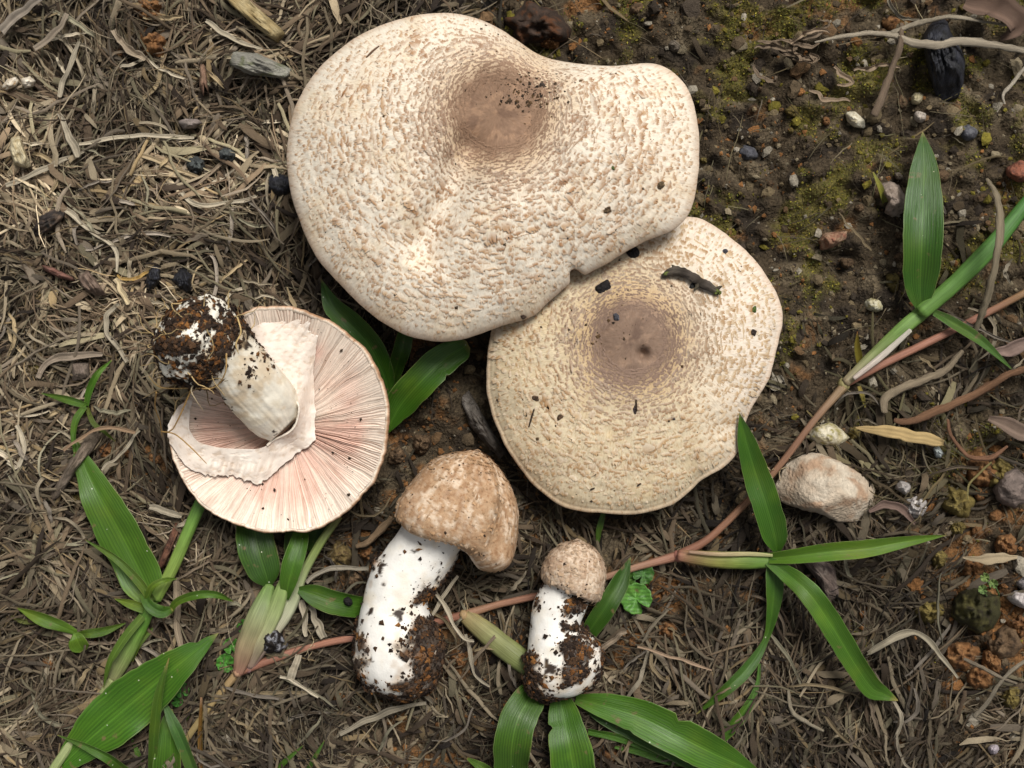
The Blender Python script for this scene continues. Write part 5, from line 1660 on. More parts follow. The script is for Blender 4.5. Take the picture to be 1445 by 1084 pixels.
blob([zl(*p) for p in [(815, 540), (830, 460), (870, 410), (905, 415), (918, 500), (880, 550), (840, 575)]], .007, CHAR, 'charcoal', 'charcoal', 'oval blue-black charcoal piece on straw above the soil ball', 'charcoal', 421, dz=.004, prof=(3, .6))
blob([zl(*p) for p in [(960, 500), (1015, 430), (1060, 440), (1095, 480), (1092, 570), (1060, 592), (1005, 550)]], .007, CHAR, 'charcoal', 'charcoal', 'squarish jet-black charcoal piece on straw beside the oval one', 'charcoal', 422, dz=.004)
blob(ring(395, 262, 18, 30, el=1.2), .006, CHAR, 'charcoal', 'charcoal', 'charcoal bit half hidden under the largest cap edge', 'charcoal', 423, dz=.004, big=30)
blob(ring(275, 232, 16, 31, el=1.0), .006, (A([.04, .045, .045]), A([.09, .10, .095]), A([.03, .03, .03])), 'rock', 'stone', 'rough dark green-grey lump in the straw', 'stone', 424, dz=.004, rough=.3)
blob(ring(320, 220, 13, 32, el=1.2), .006, (A([.05, .055, .055]), A([.09, .10, .095]), A([.03, .03, .03])), 'rock', 'stone', 'rough dark grey lump beside a small orange crumb', 'stone', 425, dz=.004, rough=.3, big=30)

DW = (A([.20, .16, .115]), A([.29, .245, .18]), A([.12, .09, .065]))
blob([(311, -6), (345, -6), (404, 46), (392, 62), (360, 38)], .008, (A([.28, .21, .1]), A([.36, .29, .16]), A([.2, .15, .07])), 'wood', 'wood_chip', 'long tan split wood chip lying on straw', 'wood chip', 430, grain=-.7, dz=.004, prof=(6, .5), facets=2, rough=.05)
blob([zl(60 , 780 - 1084), zl(110, 765 - 1084), zl(135, 830 - 1084), zl(182, 945 - 1084), zl(160, 962 - 1084), zl(80, 935 - 1084), zl(50, 850 - 1084)], .007, (A([.45, .38, .24]), A([.55, .48, .32]), A([.34, .27, .15])), 'wood', 'wood_chip',
     'short pale yellow wood chip on straw', 'wood chip', 431, grain=-1.2, dz=.005, prof=(6, .5), facets=2, rough=.05)
blob([(328, 72), (365, 74), (412, 97), (408, 112), (352, 106), (320, 90)], .008, (A([.2, .19, .16]), A([.29, .28, .235]), A([.13, .135, .08])), 'wood', 'wood_chip', 'grey-green lichened wood chip near the largest cap', 'wood chip', 432, grain=-.35, dz=.004, prof=(4, .6))
blob([zl(*p) for p in [(178, 225), (210, 145), (290, 95), (388, 88), (372, 150), (300, 222), (200, 262)]], .006, (A([.035, .028, .025]), A([.13, .09, .065]), A([.02, .018, .016])), 'wood', 'bark_chip', 'curved black-edged bark chip on straw', 'bark chip', 433, grain=.5, dz=.005, prof=(4, .6))
blob([zl(*p) for p in [(435, 480), (495, 443), (560, 520), (605, 590), (540, 595), (465, 545)]], .006, (A([.15, .105, .08]), A([.2, .145, .11]), A([.11, .075, .055])), 'wood', 'bark_chip', 'flat brown bark chip touching the reddish strip', 'bark chip', 434, grain=-.9, dz=.005, prof=(6, .5), facets=2, rough=.04)
blob([zl(235, 415), zl(300, 430), zl(430, 495), zl(425, 515), zl(330, 490), zl(250, 450)], .006, (A([.16, .075, .055]), A([.21, .105, .08]), A([.11, .06, .045])), 'wood', 'bark_chip', 'narrow reddish bark strip on straw', 'bark chip', 435, grain=-.45, dz=.005, prof=(5, .5), facets=2, rough=.05)
blob([zl(400, 965), zl(505, 970), zl(515, 1060), zl(410, 1080)], .005, (A([.15, .115, .09]), A([.2, .155, .125]), A([.1, .08, .06])), 'wood', 'bark_chip', 'square grey-brown bark piece near the thin seedling', 'bark chip', 436, grain=-1.4, dz=.004, prof=(6, .5), facets=1, rough=.04)
blob([(2, 122), (10, 112), (22, 108), (28, 113), (24, 122), (12, 128), (4, 130)], .006, (A([.6, .53, .42]), A([.68, .62, .52]), A([.4, .24, .1])), 'flesh', 'seed_husk', 'split cream seed husk with orange side', 'seed husk', 437, dz=.005, big=20)
blob([(29, 110), (42, 107), (51, 114), (48, 122), (36, 126), (30, 120)], .006, (A([.6, .53, .42]), A([.68, .62, .52]), A([.5, .42, .3])), 'flesh', 'seed_husk', 'cream two-lobed seed husk beside the split one', 'seed husk', 438, dz=.005, big=20)
blob([(249, 172), (262, 167), (280, 168), (287, 174), (276, 182), (258, 183)], .007, (A([.2, .165, .145]), A([.27, .22, .2]), A([.15, .12, .1])), 'rock', 'snail_shell', 'tapered grey-brown snail shell in the straw', 'shell', 439, dz=.005, big=30, facets=0, rough=.04)
blob([(282, 88), (290, 90), (288, 118), (296, 140), (290, 143), (281, 122)], .006, (A([.19, .11, .075]), A([.24, .15, .10]), A([.13, .08, .05])), 'wood', 'bark_chip', 'thin curved red-brown bark sliver standing in the straw', 'bark chip', 440, grain=1.5, dz=.006, prof=(5, .5), facets=1, rough=.05, big=30)
blob([(249, 731), (258, 736), (244, 775), (228, 808), (219, 803), (234, 768)], .008, (A([.14, .065, .04]), A([.19, .10, .065]), A([.08, .04, .028])), 'wood', 'wood_chip', 'dark red-brown wood splinter beside the green stalk', 'wood chip', 441, grain=1.15, dz=.003, prof=(6, .5), facets=2)
blob([(125, 610), (146, 603), (142, 622), (112, 660), (86, 700), (68, 715), (70, 698), (98, 650)], .009, (A([.15, .115, .085]), A([.21, .165, .125]), A([.09, .07, .05])), 'wood', 'dead_root', 'thick grey-brown dead root end under the broad blade tip', 'root', 442, grain=1.0, dz=.003, prof=(4, .6))
blob([(648, 560), (662, 552), (676, 575), (690, 600), (716, 640), (706, 650), (680, 622), (662, 600)], .006, (A([.11, .095, .08]), A([.17, .15, .13]), A([.06, .05, .04])), 'wood', 'rotten_wood', 'grey splintered rotten wood beside the second cap', 'wood', 443, grain=-.9, dz=.002, rough=.25)
blob([(1120, 780), (1150, 778), (1178, 800), (1186, 840), (1170, 850), (1150, 815)], .005, (A([.12, .09, .075]), A([.19, .15, .125]), A([.07, .05, .045])), 'wood', 'bark_chip', 'rough grey-brown bark between the two spreading blades', 'bark chip', 444, grain=-.8, dz=.003, rough=.2)
blob(ring(383, 906, 22, 33, el=1.15, rot=.2), .009, (A([.02, .016, .014]), A([.03, .024, .02]), A([.27, .27, .29])), 'crumb', 'dropping', 'dark lump with pale grey mould beside the leafy shoot', 'lump', 445, dz=.004, rough=.3)

ORG = (A([.19, .09, .036]), A([.25, .13, .055]), A([.10, .05, .025]))
YEL = (A([.14, .105, .034]), A([.20, .155, .05]), A([.08, .062, .024]))
BRN = (A([.11, .07, .04]), A([.16, .105, .06]), A([.06, .04, .025]))
CL = [
    (210, 12, 22, ORG, 'orange soil lump at the base of the straw by the tan wood chip'), (216, 60, 26, ORG, 'broad crumbly orange soil lump beneath grey straw'), (172, 76, 13, ORG, 'small orange soil lump beside the broad crumbly one'),
    (149, 636, 13, ORG, 'orange clod under the brown stem piece'), (184, 637, 12, ORG, 'orange clod beside the crossing pale straw'), (220, 648, 10, ORG, 'small brown clod near the overturned cap edge'),
    (68, 939, 14, ORG, 'crumbly orange clod in straw below the seedling'), (136, 902, 12, ORG, 'orange clod under the seedling leaf'), (215, 934, 9, YEL, 'small ochre clod above the broad blade'),
    (480, 783, 20, (A([.14, .10, .04]), A([.19, .14, .06]), A([.09, .06, .03])), 'olive-brown round clod below the overturned cap'), (517, 779, 13, ORG, 'reddish crumbly clod between two mushrooms'),
    (500, 818, 17, BRN, 'brown crumbly clod beside the thick white stem'), (478, 986, 11, ORG, 'small orange clod in straw under the pink runner'), (775, 56, 17, ORG, 'rusty fibrous clod behind the largest cap'),
    (1352, 709, 24, YEL, 'mustard-yellow clod below the curved red root'), (1385, 660, 26, ORG, 'large orange clod inside the curved red root'), (1410, 668, 20, YEL, 'yellow-brown clod beside the large orange one'),
    (1351, 746, 13, YEL, 'small yellow-brown clod at the pointed blade tip'), (1357, 926, 22, ORG, 'orange clod above the dark root hollow'), (1384, 956, 20, ORG, 'smooth-faced orange clod under thin grey root'),
    (1399, 934, 18, ORG, 'orange clod wedged behind the smooth-faced one'), (1416, 910, 26, BRN, 'large brown clod in the orange earth bank'), (1440, 884, 18, ORG, 'orange-brown clod beneath the flat pale stone'),
    (1312, 862, 22, YEL, 'yellow mossy clod left of the dark mound'), (1217, 867, 7, ORG, 'round orange pebble-like clod beside the bent blade'), (1427, 984, 17, YEL, 'ochre clod in dark straw'),
    (1375, 800, 16, ORG, 'orange clod below the small dry leaf'), (1420, 770, 18, ORG, 'crumbly orange clod behind the small dry leaf'), (940, 890, 16, ORG, 'orange-brown clod below the round-leaved herb'), (1325, 790, 13, YEL, 'ochre clod under the pointed blade'),
    (595, 628, 16, BRN, 'brown clod in the dark gap below the grass leaves'), (560, 645, 14, BRN, 'dark brown clod at the gap edge'), (640, 655, 12, ORG, 'rust clod just above the bell cap'), (940, 835, 10, ORG, 'small orange clod beside the round herb leaf'),
    (648, 930, 14, ORG, 'red-brown clod between the two young mushrooms'), (1205, 612, 12, YEL, 'olive clod above the dry tan leaf tip'), (45, 520, 16, YEL, 'mustard-coloured lichen clod in dark straw'), (108, 705, 9, YEL, 'small greenish clod beside the broad blade')]
for k, (x, y, r, cc, lab) in enumerate(CL):
    blob(ring(x, y, r, 500 + k, 10, 1.1, k * .7, .2), r * U * .95 + .001, cc, 'crumb', 'soil_clod', lab, 'clod', 520 + k, 'soil clods', rough=.35, big=40 if r > 12 else 20, prof=(2.4, .6), facets=4, dz=-.0006 if x < 1100 else -.0008)
blob(ring(1378, 858, 34, 71, 12, 1.1, .4, .12), .013, (A([.045, .042, .018]), A([.085, .075, .026]), A([.025, .021, .013])), 'crumb', 'moss_mound', 'dark rounded mossy mound carrying a tiny seedling', 'mound', 600, rough=.3, facets=0, prof=(2, .5))
blob(ring(760, 36, 34, 73, 12, 1.4, .1, .2), .010, (A([.035, .024, .018]), A([.06, .04, .03]), A([.09, .04, .02])), 'crumb', 'soil_clod', 'dark fibrous humus clod behind the largest cap', 'clod', 602, 'soil clods', rough=.4, facets=2)

LM = [((30, 115), 'the cream seed husks'), ((25, 215), 'the pale yellow wood chip'), ((360, 30), 'the long tan wood chip'), ((370, 92), 'the lichened wood chip'), ((212, 40), 'the orange soil lumps'),
      ((268, 175), 'the snail shell'), ((70, 312), 'the black-edged bark chip'), ((115, 395), 'the reddish bark strip'), ((235, 392), 'the two charcoal pieces'), ((280, 232), 'the dark grey lumps'),
      ((120, 570), 'the four-leaved seedling'), ((160, 636), 'the pair of orange clods'), ((160, 740), 'the broad upright blade'), ((100, 885), 'the round-leafed seedling'), ((68, 939), 'the crumbly orange clod'), ((240, 780), 'the red-brown splinter'),
      ((200, 985), 'the broadest grass blade'), ((383, 905), 'the mouldy lump'), ((330, 860), 'the leafy pink-based shoot'), ((450, 985), 'the pink runner'), ((480, 783), 'the olive-brown clod'), ((565, 960), 'the thick white bulb'), ((640, 850), 'the crossed straws'),
      ((690, 900), 'the fat olive sheath'), ((800, 950), 'the smallest bulb'), ((895, 845), 'the scalloped herb leaf'), ((930, 1020), 'the wide arching leaves'), ((740, 1040), 'the leaf pair under the smallest bulb'), ((1050, 920), 'the twisted hanging leaf'), ((1190, 920), 'the bent blade'),
      ((1020, 785), 'the red-green sheath'), ((1165, 690), 'the large pinkish stone'), ((1260, 612), 'the golden dry leaf'), ((1300, 570), 'the red-brown dead stem'), ((1250, 490), 'the pink and green stems'), ((1300, 330), 'the tall upright leaf'), ((1330, 90), 'the large charcoal chunk'),
      ((1255, 110), 'the brown stick'), ((1130, 85), 'the withered root fibres'), ((1180, 335), 'the rusty red-brown stone'), ((1260, 280), 'the short pale sprout'), ((1057, 215), 'the slate chip'), ((1000, 40), 'the mossy patch by the largest cap'), ((780, 45), 'the fibrous humus clod'),
      ((1360, 690), 'the yellow and orange clods'), ((1378, 858), 'the mossy mound'), ((1390, 940), 'the orange earth bank'), ((1290, 900), 'the arched pale straw'), ((1400, 1010), 'the thick grey root'), ((1150, 1020), 'the pale bent root'), ((1310, 700), 'the white-flecked stone'),
      ((600, 610), 'the shaded grass leaves'), ((680, 600), 'the splintered rotten wood'), ((1420, 330), 'the dead hanging runner'), ((1140, 430), 'the pale edge of the second cap'), ((400, 262), 'the charcoal bit under the largest cap'), ((480, 30), 'the upper slope of the largest cap')]


def near(x, y):
    return min(LM, key=lambda q: (q[0][0] - x) ** 2 + (q[0][1] - y) ** 2)[1]


# random smaller clods, alike
g = np.random.default_rng(700)
made = 0
while made < 110:
    x, y = g.uniform(5, 1440), g.uniform(5, 1080)
    r_ = reg(A([x]), A([y]))[0]
    if g.random() > (1 - r_[0]) * .9 + .05:
        continue
    if any(((x - c.c[0]) ** 2 + (y - c.c[1]) ** 2) < (c.Rt.mean() * .9) ** 2 for c in (cap1, cap2, cap3)):
        continue
    rr = 4 + 8 * g.random() ** 2
    cc = ORG if g.random() < r_[3] else (YEL if g.random() < r_[2] * .35 else (BRN if g.random() < .7 else (A([.16, .13, .1]), A([.2, .17, .13]), A([.10, .08, .06]))))
    blob(ring(x, y, rr, 710 + made, 8, 1.15, g.uniform(0, 6), .25), rr * U * .7 + .0004, [c * g.uniform(.55, .95) for c in cc], 'crumb', 'soil_crumb', ('tiny' if rr < 6 else ('small' if rr < 9 else 'chunky')) + ' ' + ('orange' if cc is ORG else ('mustard' if cc is YEL else ('dark brown' if cc is BRN else 'greyish'))) + ' soil lump near ' + near(x, y), 'soil lump', 900 + made, 'small soil lumps', sink=.0015,
         rough=.35, big=10, facets=3)
    made += 1


# ------------------------------------------------------------------ named straws, roots, twigs
def ribbon(name, label, cat, pts, widths, colr, group=None, dz=.008, fold=.5, roll=0.0, n=30, mat='straw_grain'):
    _bs[0] += 1
    gj = np.random.default_rng(_bs[0])
    q = spline([list(a) + [w] for a, w in zip(gp(pts, dz), widths)], max(6, len(pts) * 2))
    q[:, :2] += gj.normal(0, .8, (len(q), 2)); q[:, 2] += gj.normal(0, .0005, len(q)); q[:, 3] *= gj.uniform(.75, 1.2, len(q))
    v, f, p, u, s = blade_mesh([tuple(a[:3]) for a in q], list(q[:, 3]), fold * 1.5, .0003, 7, .5, _bs[0], roll, n)
    st = 1 + .22 * np.cos(u * 11 + _bs[0])[None] + .15 * pn(s[:, None] * 9, u[None] * 2, .3, _bs[0])
    c = (A(colr) * st[..., None]).reshape(-1, 3)
    return solo(name, v, f, np.vstack([c, c * .8]), mat, label, cat, group, p * A([1, 1.0, 1]))


def strand(name, label, cat, pts, rad, colr, group=None, dz=.007, n=44, sides=10, wob=.5, flat=.45, seed=1):
    v, f, c, par = culm(None, name, pts, rad, [A(colr) * .9, A(colr) * 1.1, A(colr)], dz=dz, n=n, sides=sides, wob=wob, flat=flat, seed=seed)
    return solo(name, v, f, c, 'wood', label, cat, group, par * A([.4, 2.5, 2.5]))


GT = A([.33, .285, .21]); LT = A([.44, .38, .28]); BT = A([.22, .17, .12])
ST = 'straws lying in the litter'
ribbon('dry_straw', 'long pale straw crossing level below the snail shell', 'straw', [(112, 204), (150, 196), (190, 193), (240, 193), (275, 194)], [5, 6, 7, 6, 4], LT, ST)
ribbon('dry_straw', 'thick grey straw leaning across the twig near the husks', 'straw', [(84, 140), (92, 110), (104, 80), (112, 60)], [7, 8, 7, 4], GT, ST, .009)
ribbon('dry_straw', 'broad grey straw pointing towards the yellow wood chip', 'straw', [(84, 160), (95, 185), (106, 208), (112, 221)], [5, 8, 10, 8], GT, ST, .009)
ribbon('dry_straw', 'straight straw bundle strand below the yellow wood chip', 'straw', [(8, 262), (50, 245), (90, 226), (120, 214)], [6, 7, 6, 3], GT, ST)
ribbon('dry_straw', 'yellowish straw slanting below the curved level straw', 'straw', [(196, 219), (220, 226), (250, 240), (285, 252)], [5, 7, 7, 4], A([.4, .31, .19]), ST)
ribbon('dry_straw', 'curved straw arching over the bark chip', 'straw', [(95, 295), (120, 320), (150, 340), (166, 358), (164, 385)], [7, 7, 6, 5, 3], LT, ST)
ribbon('dry_straw', 'pale cream straw stub pointing at the soil ball', 'straw', [(164, 393), (172, 410), (182, 429)], [5, 8, 7], A([.52, .42, .26]), ST, .009)
ribbon('dry_straw', 'grey hooked straw beside the soil ball', 'straw', [(168, 430), (152, 445), (152, 470), (165, 488), (180, 510)], [5, 8, 8, 7, 5], GT, ST)
ribbon('dry_straw', 'broad twisted brown straw under the mustard clod', 'straw', [(55, 535), (65, 515), (90, 505), (145, 500)], [7, 9, 11, 6], A([.25, .20, .15]), ST)
ribbon('dry_straw', 'thin straw crossing between orange clods', 'straw', [(143, 662), (165, 645), (185, 622), (198, 608)], [3, 4, 4, 2], GT, ST)
ribbon('dry_straw', 'brown stem piece lying above the orange clods', 'straw', [(90, 636), (120, 614), (150, 604), (192, 610)], [4, 5, 5, 5], A([.27, .18, .11]), ST, .012)
ribbon('dry_straw', 'bent grey straw ending at the overturned cap', 'straw', [(212, 715), (235, 722), (256, 727)], [8, 9, 7], GT, ST)
ribbon('dry_straw', 'brown flattened straw running down beside the curled leaf', 'straw', [(250, 820), (252, 850), (250, 880), (256, 920)], [9, 11, 9, 5], A([.24, .19, .13]), ST)
ribbon('dry_straw', 'white straw hooked at the edge of the broad blade', 'straw', [(190, 925), (200, 940), (215, 943)], [4, 5, 3], LT, ST)
ribbon('dry_straw', 'pair of pale straws meeting under the leafy shoot', 'straw', [(424, 846), (430, 870), (432, 900)], [7, 10, 6], LT * .85, ST)
ribbon('dry_straw', 'flat pale straw leaning on the leafy shoot', 'straw', [(436, 853), (448, 878), (457, 900)], [8, 12, 9], LT * .75, ST)
ribbon('dry_straw', 'upright broad straw below the mouldy lump', 'straw', [(422, 925), (416, 940), (410, 958)], [11, 12, 12], GT, ST)
ribbon('dry_straw', 'thin straw arching from the olive-brown clod', 'straw', [(432, 822), (450, 808), (480, 801), (520, 803)], [5, 6, 6, 5], A([.25, .22, .17]), ST)
ribbon('dry_straw', 'pale thin straw curving beneath the pink runner', 'straw', [(396, 955), (420, 965), (450, 985)], [4, 5, 3], LT, ST)
ribbon('dry_straw', 'grey straw crossing another between the two young mushrooms', 'straw', [(612, 830), (630, 860), (650, 895), (668, 905)], [6, 6, 5, 4], LT * .9, ST, .012)
ribbon('dry_straw', 'grey straw slanting up across its neighbour', 'straw', [(610, 868), (625, 843), (645, 812)], [5, 6, 4], LT * .8, ST, .010)
ribbon('dry_straw', 'thin bent straw below the crossed pair', 'straw', [(658, 895), (664, 925), (668, 950), (690, 970)], [4, 5, 4, 3], GT * .8, ST)
ribbon('dry_straw', 'long brown straw lying below the thick white bulb', 'straw', [(480, 1035), (520, 1015), (560, 1000), (600, 992)], [6, 9, 8, 4], GT * .7, ST)
ribbon('dry_straw', 'brown straw leaning beside the smallest bulb', 'straw', [(848, 915), (865, 903), (884, 890)], [9, 8, 5], BT, ST)
ribbon('dry_straw', 'slender brown straw pair on dark litter', 'straw', [(900, 912), (940, 925), (975, 935), (1003, 945)], [3, 4, 4, 2], A([.3, .21, .14]), ST)
ribbon('dry_straw', 'arched pale straw in the dark root hollow', 'straw', [(1225, 922), (1250, 905), (1280, 892), (1305, 900), (1335, 935), (1350, 958)], [6, 9, 9, 8, 6, 3], A([.27, .235, .17]), ST)
ribbon('dry_straw', 'long slanting straw stub near the tan chip', 'straw', [(290, 30), (310, 42), (338, 60), (370, 70)], [5, 7, 6, 3], LT * .9, ST)
ribbon('dry_straw', 'thick bowed straw beside the orange lump', 'straw', [(160, 42), (170, 58), (188, 74), (205, 84)], [7, 9, 11, 8], A([.3, .24, .17]), ST, .009)
ribbon('dry_straw', 'broad grey straw bundle slanting past the seed husk', 'straw', [(2, 45), (25, 25), (50, 5), (62, -6)], [14, 13, 11, 9], A([.26, .22, .175]), ST, .010)
ribbon('dry_straw', 'arched straw over the dark hole near the husks', 'straw', [(50, 70), (70, 55), (85, 40), (95, 20)], [9, 10, 9, 6], A([.27, .22, .165]), ST, .010)
ribbon('dry_straw', 'golden straw curling beside the oval charcoal', 'straw', [(167, 388), (178, 394), (195, 392), (210, 384)], [4, 5, 5, 3], A([.42, .27, .09]), ST)
ribbon('dry_straw', 'straight pale straw spike near the twig fork', 'straw', [(80, 82), (86, 92), (92, 103)], [3, 5, 4], LT * 1.1, ST, .010)
ribbon('dry_straw', 'looped grey straw below the dark stain', 'straw', [(25, 600), (35, 630), (25, 660), (12, 652)], [5, 6, 5, 3], LT, ST)
ribbon('dry_straw', 'greyish straw at the cap edge beside the charcoal bit', 'straw', [(255, 270), (280, 290), (330, 285), (362, 278)], [5, 6, 6, 4], LT, ST)

DL = A([.40, .285, .13])
ribbon('dry_leaf', 'flat golden-tan dry leaf below the red-brown dead stem', 'leaf', [(1208, 604, .008), (1240, 607, .010), (1275, 614, .010), (1310, 620, .009), (1331, 625, .006)], [2, 14, 20, 17, 7], DL, None, fold=.12)
ribbon('dry_leaf', 'small dry beige leaf lying on orange clods', 'leaf', [(1359, 787, .009), (1385, 789, .011), (1410, 788, .011), (1436, 786, .008)], [2, 12, 14, 5], A([.36, .285, .18]), None, fold=.2)
ribbon('dry_leaf', 'wide curled red-brown dead leaf behind the charcoal chunk', 'leaf', [(1360, 5, .008), (1395, 12, .011), (1425, 24, .012), (1433, 42, .010), (1412, 57, .006)], [26, 36, 34, 24, 10], A([.14, .09, .065]), None, fold=.4)
ribbon('dry_leaf', 'crumpled brown dead leaf behind the curved red root', 'leaf', [(1395, 590), (1420, 600), (1440, 610), (1460, 608)], [8, 20, 24, 18], A([.17, .12, .09]), None, fold=.5)
ribbon('dry_leaf', 'folded mauve-brown dead leaf at the dead stem', 'leaf', [(1400, 500), (1425, 493), (1450, 482)], [10, 16, 16], A([.2, .14, .115]), None, fold=.5)
ribbon('dry_leaf', 'brown withered leaf curling below the large stone', 'leaf', [(1225, 722), (1245, 712), (1268, 716), (1290, 738)], [6, 12, 12, 4], A([.15, .10, .08]), None, fold=.6, dz=.006)
DR = A([.40, .34, .25])
strand('dead_root', 'pale dead root stretched across the charcoal chunk', 'root', [(1470, 76), (1445, 71), (1413, 66), (1363, 58, .015), (1325, 63, .017), (1291, 61, .014), (1263, 50), (1230, 47), (1190, 51), (1150, 60)], [4, 4, 4.5, 5.5, 6, 5, 3.6, 3, 2.6, 1.2], A([.46, .39, .29]), dz=.010, n=80, flat=.6)
strand('dead_root', 'thin forked root looping above the charcoal chunk', 'root', [(1258, 47), (1296, 33), (1338, 24, .014), (1379, 29), (1424, 37)], [3, 3.4, 2.6, 2.2, 1], DR, dz=.010)
strand('dead_root', 'short pale root hooking down beside the charcoal', 'root', [(1446, 95), (1426, 121), (1416, 133), (1418, 147)], [2.2, 2.4, 2, 1.2], A([.48, .42, .33]))
strand('stick', 'brown stick standing against the pale dead root', 'stick', [(1272, 33), (1270, 66, .012), (1255, 108), (1234, 163)], [3, 3.8, 4.2, 5.5], A([.22, .16, .11]), dz=.009)
strand('dead_runner', 'dead grey-tan runner hanging across the rolled leaf and pink stem', 'runner', [(1393, 253), (1409, 284, .022), (1410, 336, .026), (1401, 388, .022), (1390, 430, .018), (1376, 468)], [3, 4.5, 4.8, 4.6, 4.6, 4], A([.33, .27, .18]), dz=.010, n=60)
strand('dead_runner', 'dry curved runner bending under the pink stem', 'runner', [(1358, 495), (1334, 522), (1305, 536), (1271, 548), (1250, 562), (1247, 582)], [3, 4.5, 5, 5, 6, 5], A([.31, .245, .165]), n=60)
strand('dead_twig', 'red-brown dead stem slanting below the rolled leaf', 'stem', [(1480, 503), (1445, 521), (1420, 531), (1372, 558), (1324, 579), (1283, 595), (1262, 593)], [3.4, 3.8, 4.5, 5, 5.5, 4, 3], A([.23, .125, .07]), dz=.010, n=60)
strand('dead_root', 'thin red root curving round the orange clods', 'root', [(1337, 592), (1342, 615), (1359, 637), (1374, 646), (1399, 646), (1422, 630)], [2, 2.2, 2.4, 3, 3.2, 1.5], A([.25, .13, .075]), dz=.011)
strand('dead_root', 'greenish wiry root dropping from the orange clod', 'root', [(1399, 652), (1380, 670, .011), (1367, 685), (1366, 705)], [1.2, 1.3, 1.3, .8], A([.3, .25, .1]), dz=.010)
strand('dead_root', 'grey root lying across the orange earth bank', 'root', [(1360, 930), (1385, 942), (1410, 955), (1435, 965)], [2, 2.4, 2.2, 1.6], A([.26, .21, .15]), dz=.009)
strand('dead_root', 'thick grey root curving through dark straw', 'root', [(1375, 1012), (1395, 990), (1410, 965), (1430, 945), (1452, 930)], [3, 3, 2.6, 2.6, 2], A([.26, .22, .16]), dz=.009)
strand('dead_root', 'pale bent root in the dark root hollow', 'root', [(1112, 975), (1118, 1005), (1140, 1020), (1162, 1032)], [2, 2.6, 2.6, 1.6], A([.33, .28, .2]))
strand('dead_root', 'brown root stub under the bell mushroom cap', 'root', [(503, 772), (520, 765), (540, 745), (552, 730)], [3, 4, 5, 4], A([.25, .17, .1]))
g = np.random.default_rng(800)
for k in range(12):
    x0, y0 = g.uniform(1060, 1215), g.uniform(55, 130)
    a = g.uniform(-.5, .9)
    pts = [(x0, y0)]
    for i in range(5):
        a += g.normal(0, .8)
        pts.append((pts[-1][0] + 14 * math.cos(a), pts[-1][1] + 9 * math.sin(a)))
    ribbon('withered_root', ('thin' if k % 3 else 'broad') + ' crinkled brown withered root fibre near ' + near(x0, y0), 'root', pts, [3, 6, 7, 6, 5, 2], A([.27, .2, .135]) * g.uniform(.6, 1.15), 'withered roots in the moss', dz=.006, fold=.6, roll=g.uniform(-.8, .8), n=24)

# debris lying on the caps
def on_cap(cap, px, py, dz=0.0):
    t = math.atan2(py - cap.c[1], px - cap.c[0])
    s = math.hypot(px - cap.c[0], py - cap.c[1]) / float(cap.R(t))
    for _ in range(3):
        p = cap.pos(s, t)
    return (px, py, float(p[2]) + dz)


v, f, c, par = culm(None, 't', [on_cap(cap2, 934, 390, .0012), on_cap(cap2, 950, 383, .0022), on_cap(cap2, 972, 388, .0022), on_cap(cap2, 995, 402, .0018), on_cap(cap2, 1014, 413, .0012)], [2.2, 6, 5, 6.2, 3.2],
                    [A([.05, .04, .032]), A([.14, .115, .09]), A([.06, .048, .038]), A([.13, .105, .085]), A([.06, .047, .036]), A([.15, .125, .10]), A([.09, .095, .03])], n=90, wob=.45, raw=True, wf=330, seed=4)
tw = solo('twig', v, f, c, 'wood', 'dark mossy twig lying on the yellowish-cream cap', 'twig', None, par * A([.4, 2.5, 2.5]))
for q in ([(958, 384, 3.6), (951, 377, 2.2), (948, 374, .8)], [(985, 396, 3.4), (984, 404, 2.6), (980, 409, 1.0)], [(1006, 409, 3.0), (1014, 406, 2.2), (1019, 404, .9)]):
    culm(tw, 'side_stub', [on_cap(cap2, x, y, .0018) for x, y, _ in q], [k[2] for k in q], [A([.07, .055, .042]), A([.14, .12, .08])], 'wood', 8, 12, .5, raw=True, wf=500)
d = crumbs(A([W(*on_cap(cap2, x, y, .0024)) for x, y in ((940, 386), (945, 384), (1012, 411), (1016, 413), (951, 383), (1010, 414))]), A([2.6, 2.2, 3.2, 2.4, 1.6, 2.0]) * U, np.broadcast_to(A([.10, .12, .03]), (6, 3)), 5, .5, .7, 1)
part('moss_tuft', d[0], d[1], d[2], 'moss', tw, kind='stuff')


def bit(cap, px, py, r, colr, name, label, cat, el=1.4, rot=.3, seed=0, h=.8, group=None):
    z = on_cap(cap, px, py)[2]
    r = r * .85
    h = h * .75
    blob(ring(px, py, r, seed, 8, el, rot, .25), r * U * h, (colr, colr * 1.5, colr * .6), 'crumb', name, label, cat, seed, group, sink=.0008, rough=.3, big=20, facets=4, z0=z - .0002)


BK = A([.018, .016, .016])
bit(cap2, 893, 356, 11, BK, 'charcoal_fragment', 'black charcoal fragment wedged under the rim of the largest cap', 'charcoal', 1.3, .1, 820)
bit(cap2, 850, 406, 11, BK, 'charcoal_fragment', 'black charcoal fragment above the purple-brown cap centre', 'charcoal', 1.5, -.5, 821)
bit(cap2, 870, 448, 6, A([.06, .06, .07]), 'grit', 'small dark grey grit grain on the purple-brown cap centre', 'grit', 1.2, .8, 822)
bit(cap2, 978, 404, 7, A([.03, .03, .03]), 'charcoal_fragment', 'black crumb under the mossy twig', 'charcoal', 1.1, .5, 823)
bit(cap2, 1023, 356, 5, A([.05, .05, .06]), 'grit', 'dark grit grain on the pale side of the cap beyond the twig', 'grit', 1, .5, 824)
bit(cap2, 1063, 469, 6, A([.04, .03, .025]), 'soil_grain', 'dark soil grain on the pale cap edge below the green flake', 'soil', 1, .5, 825)
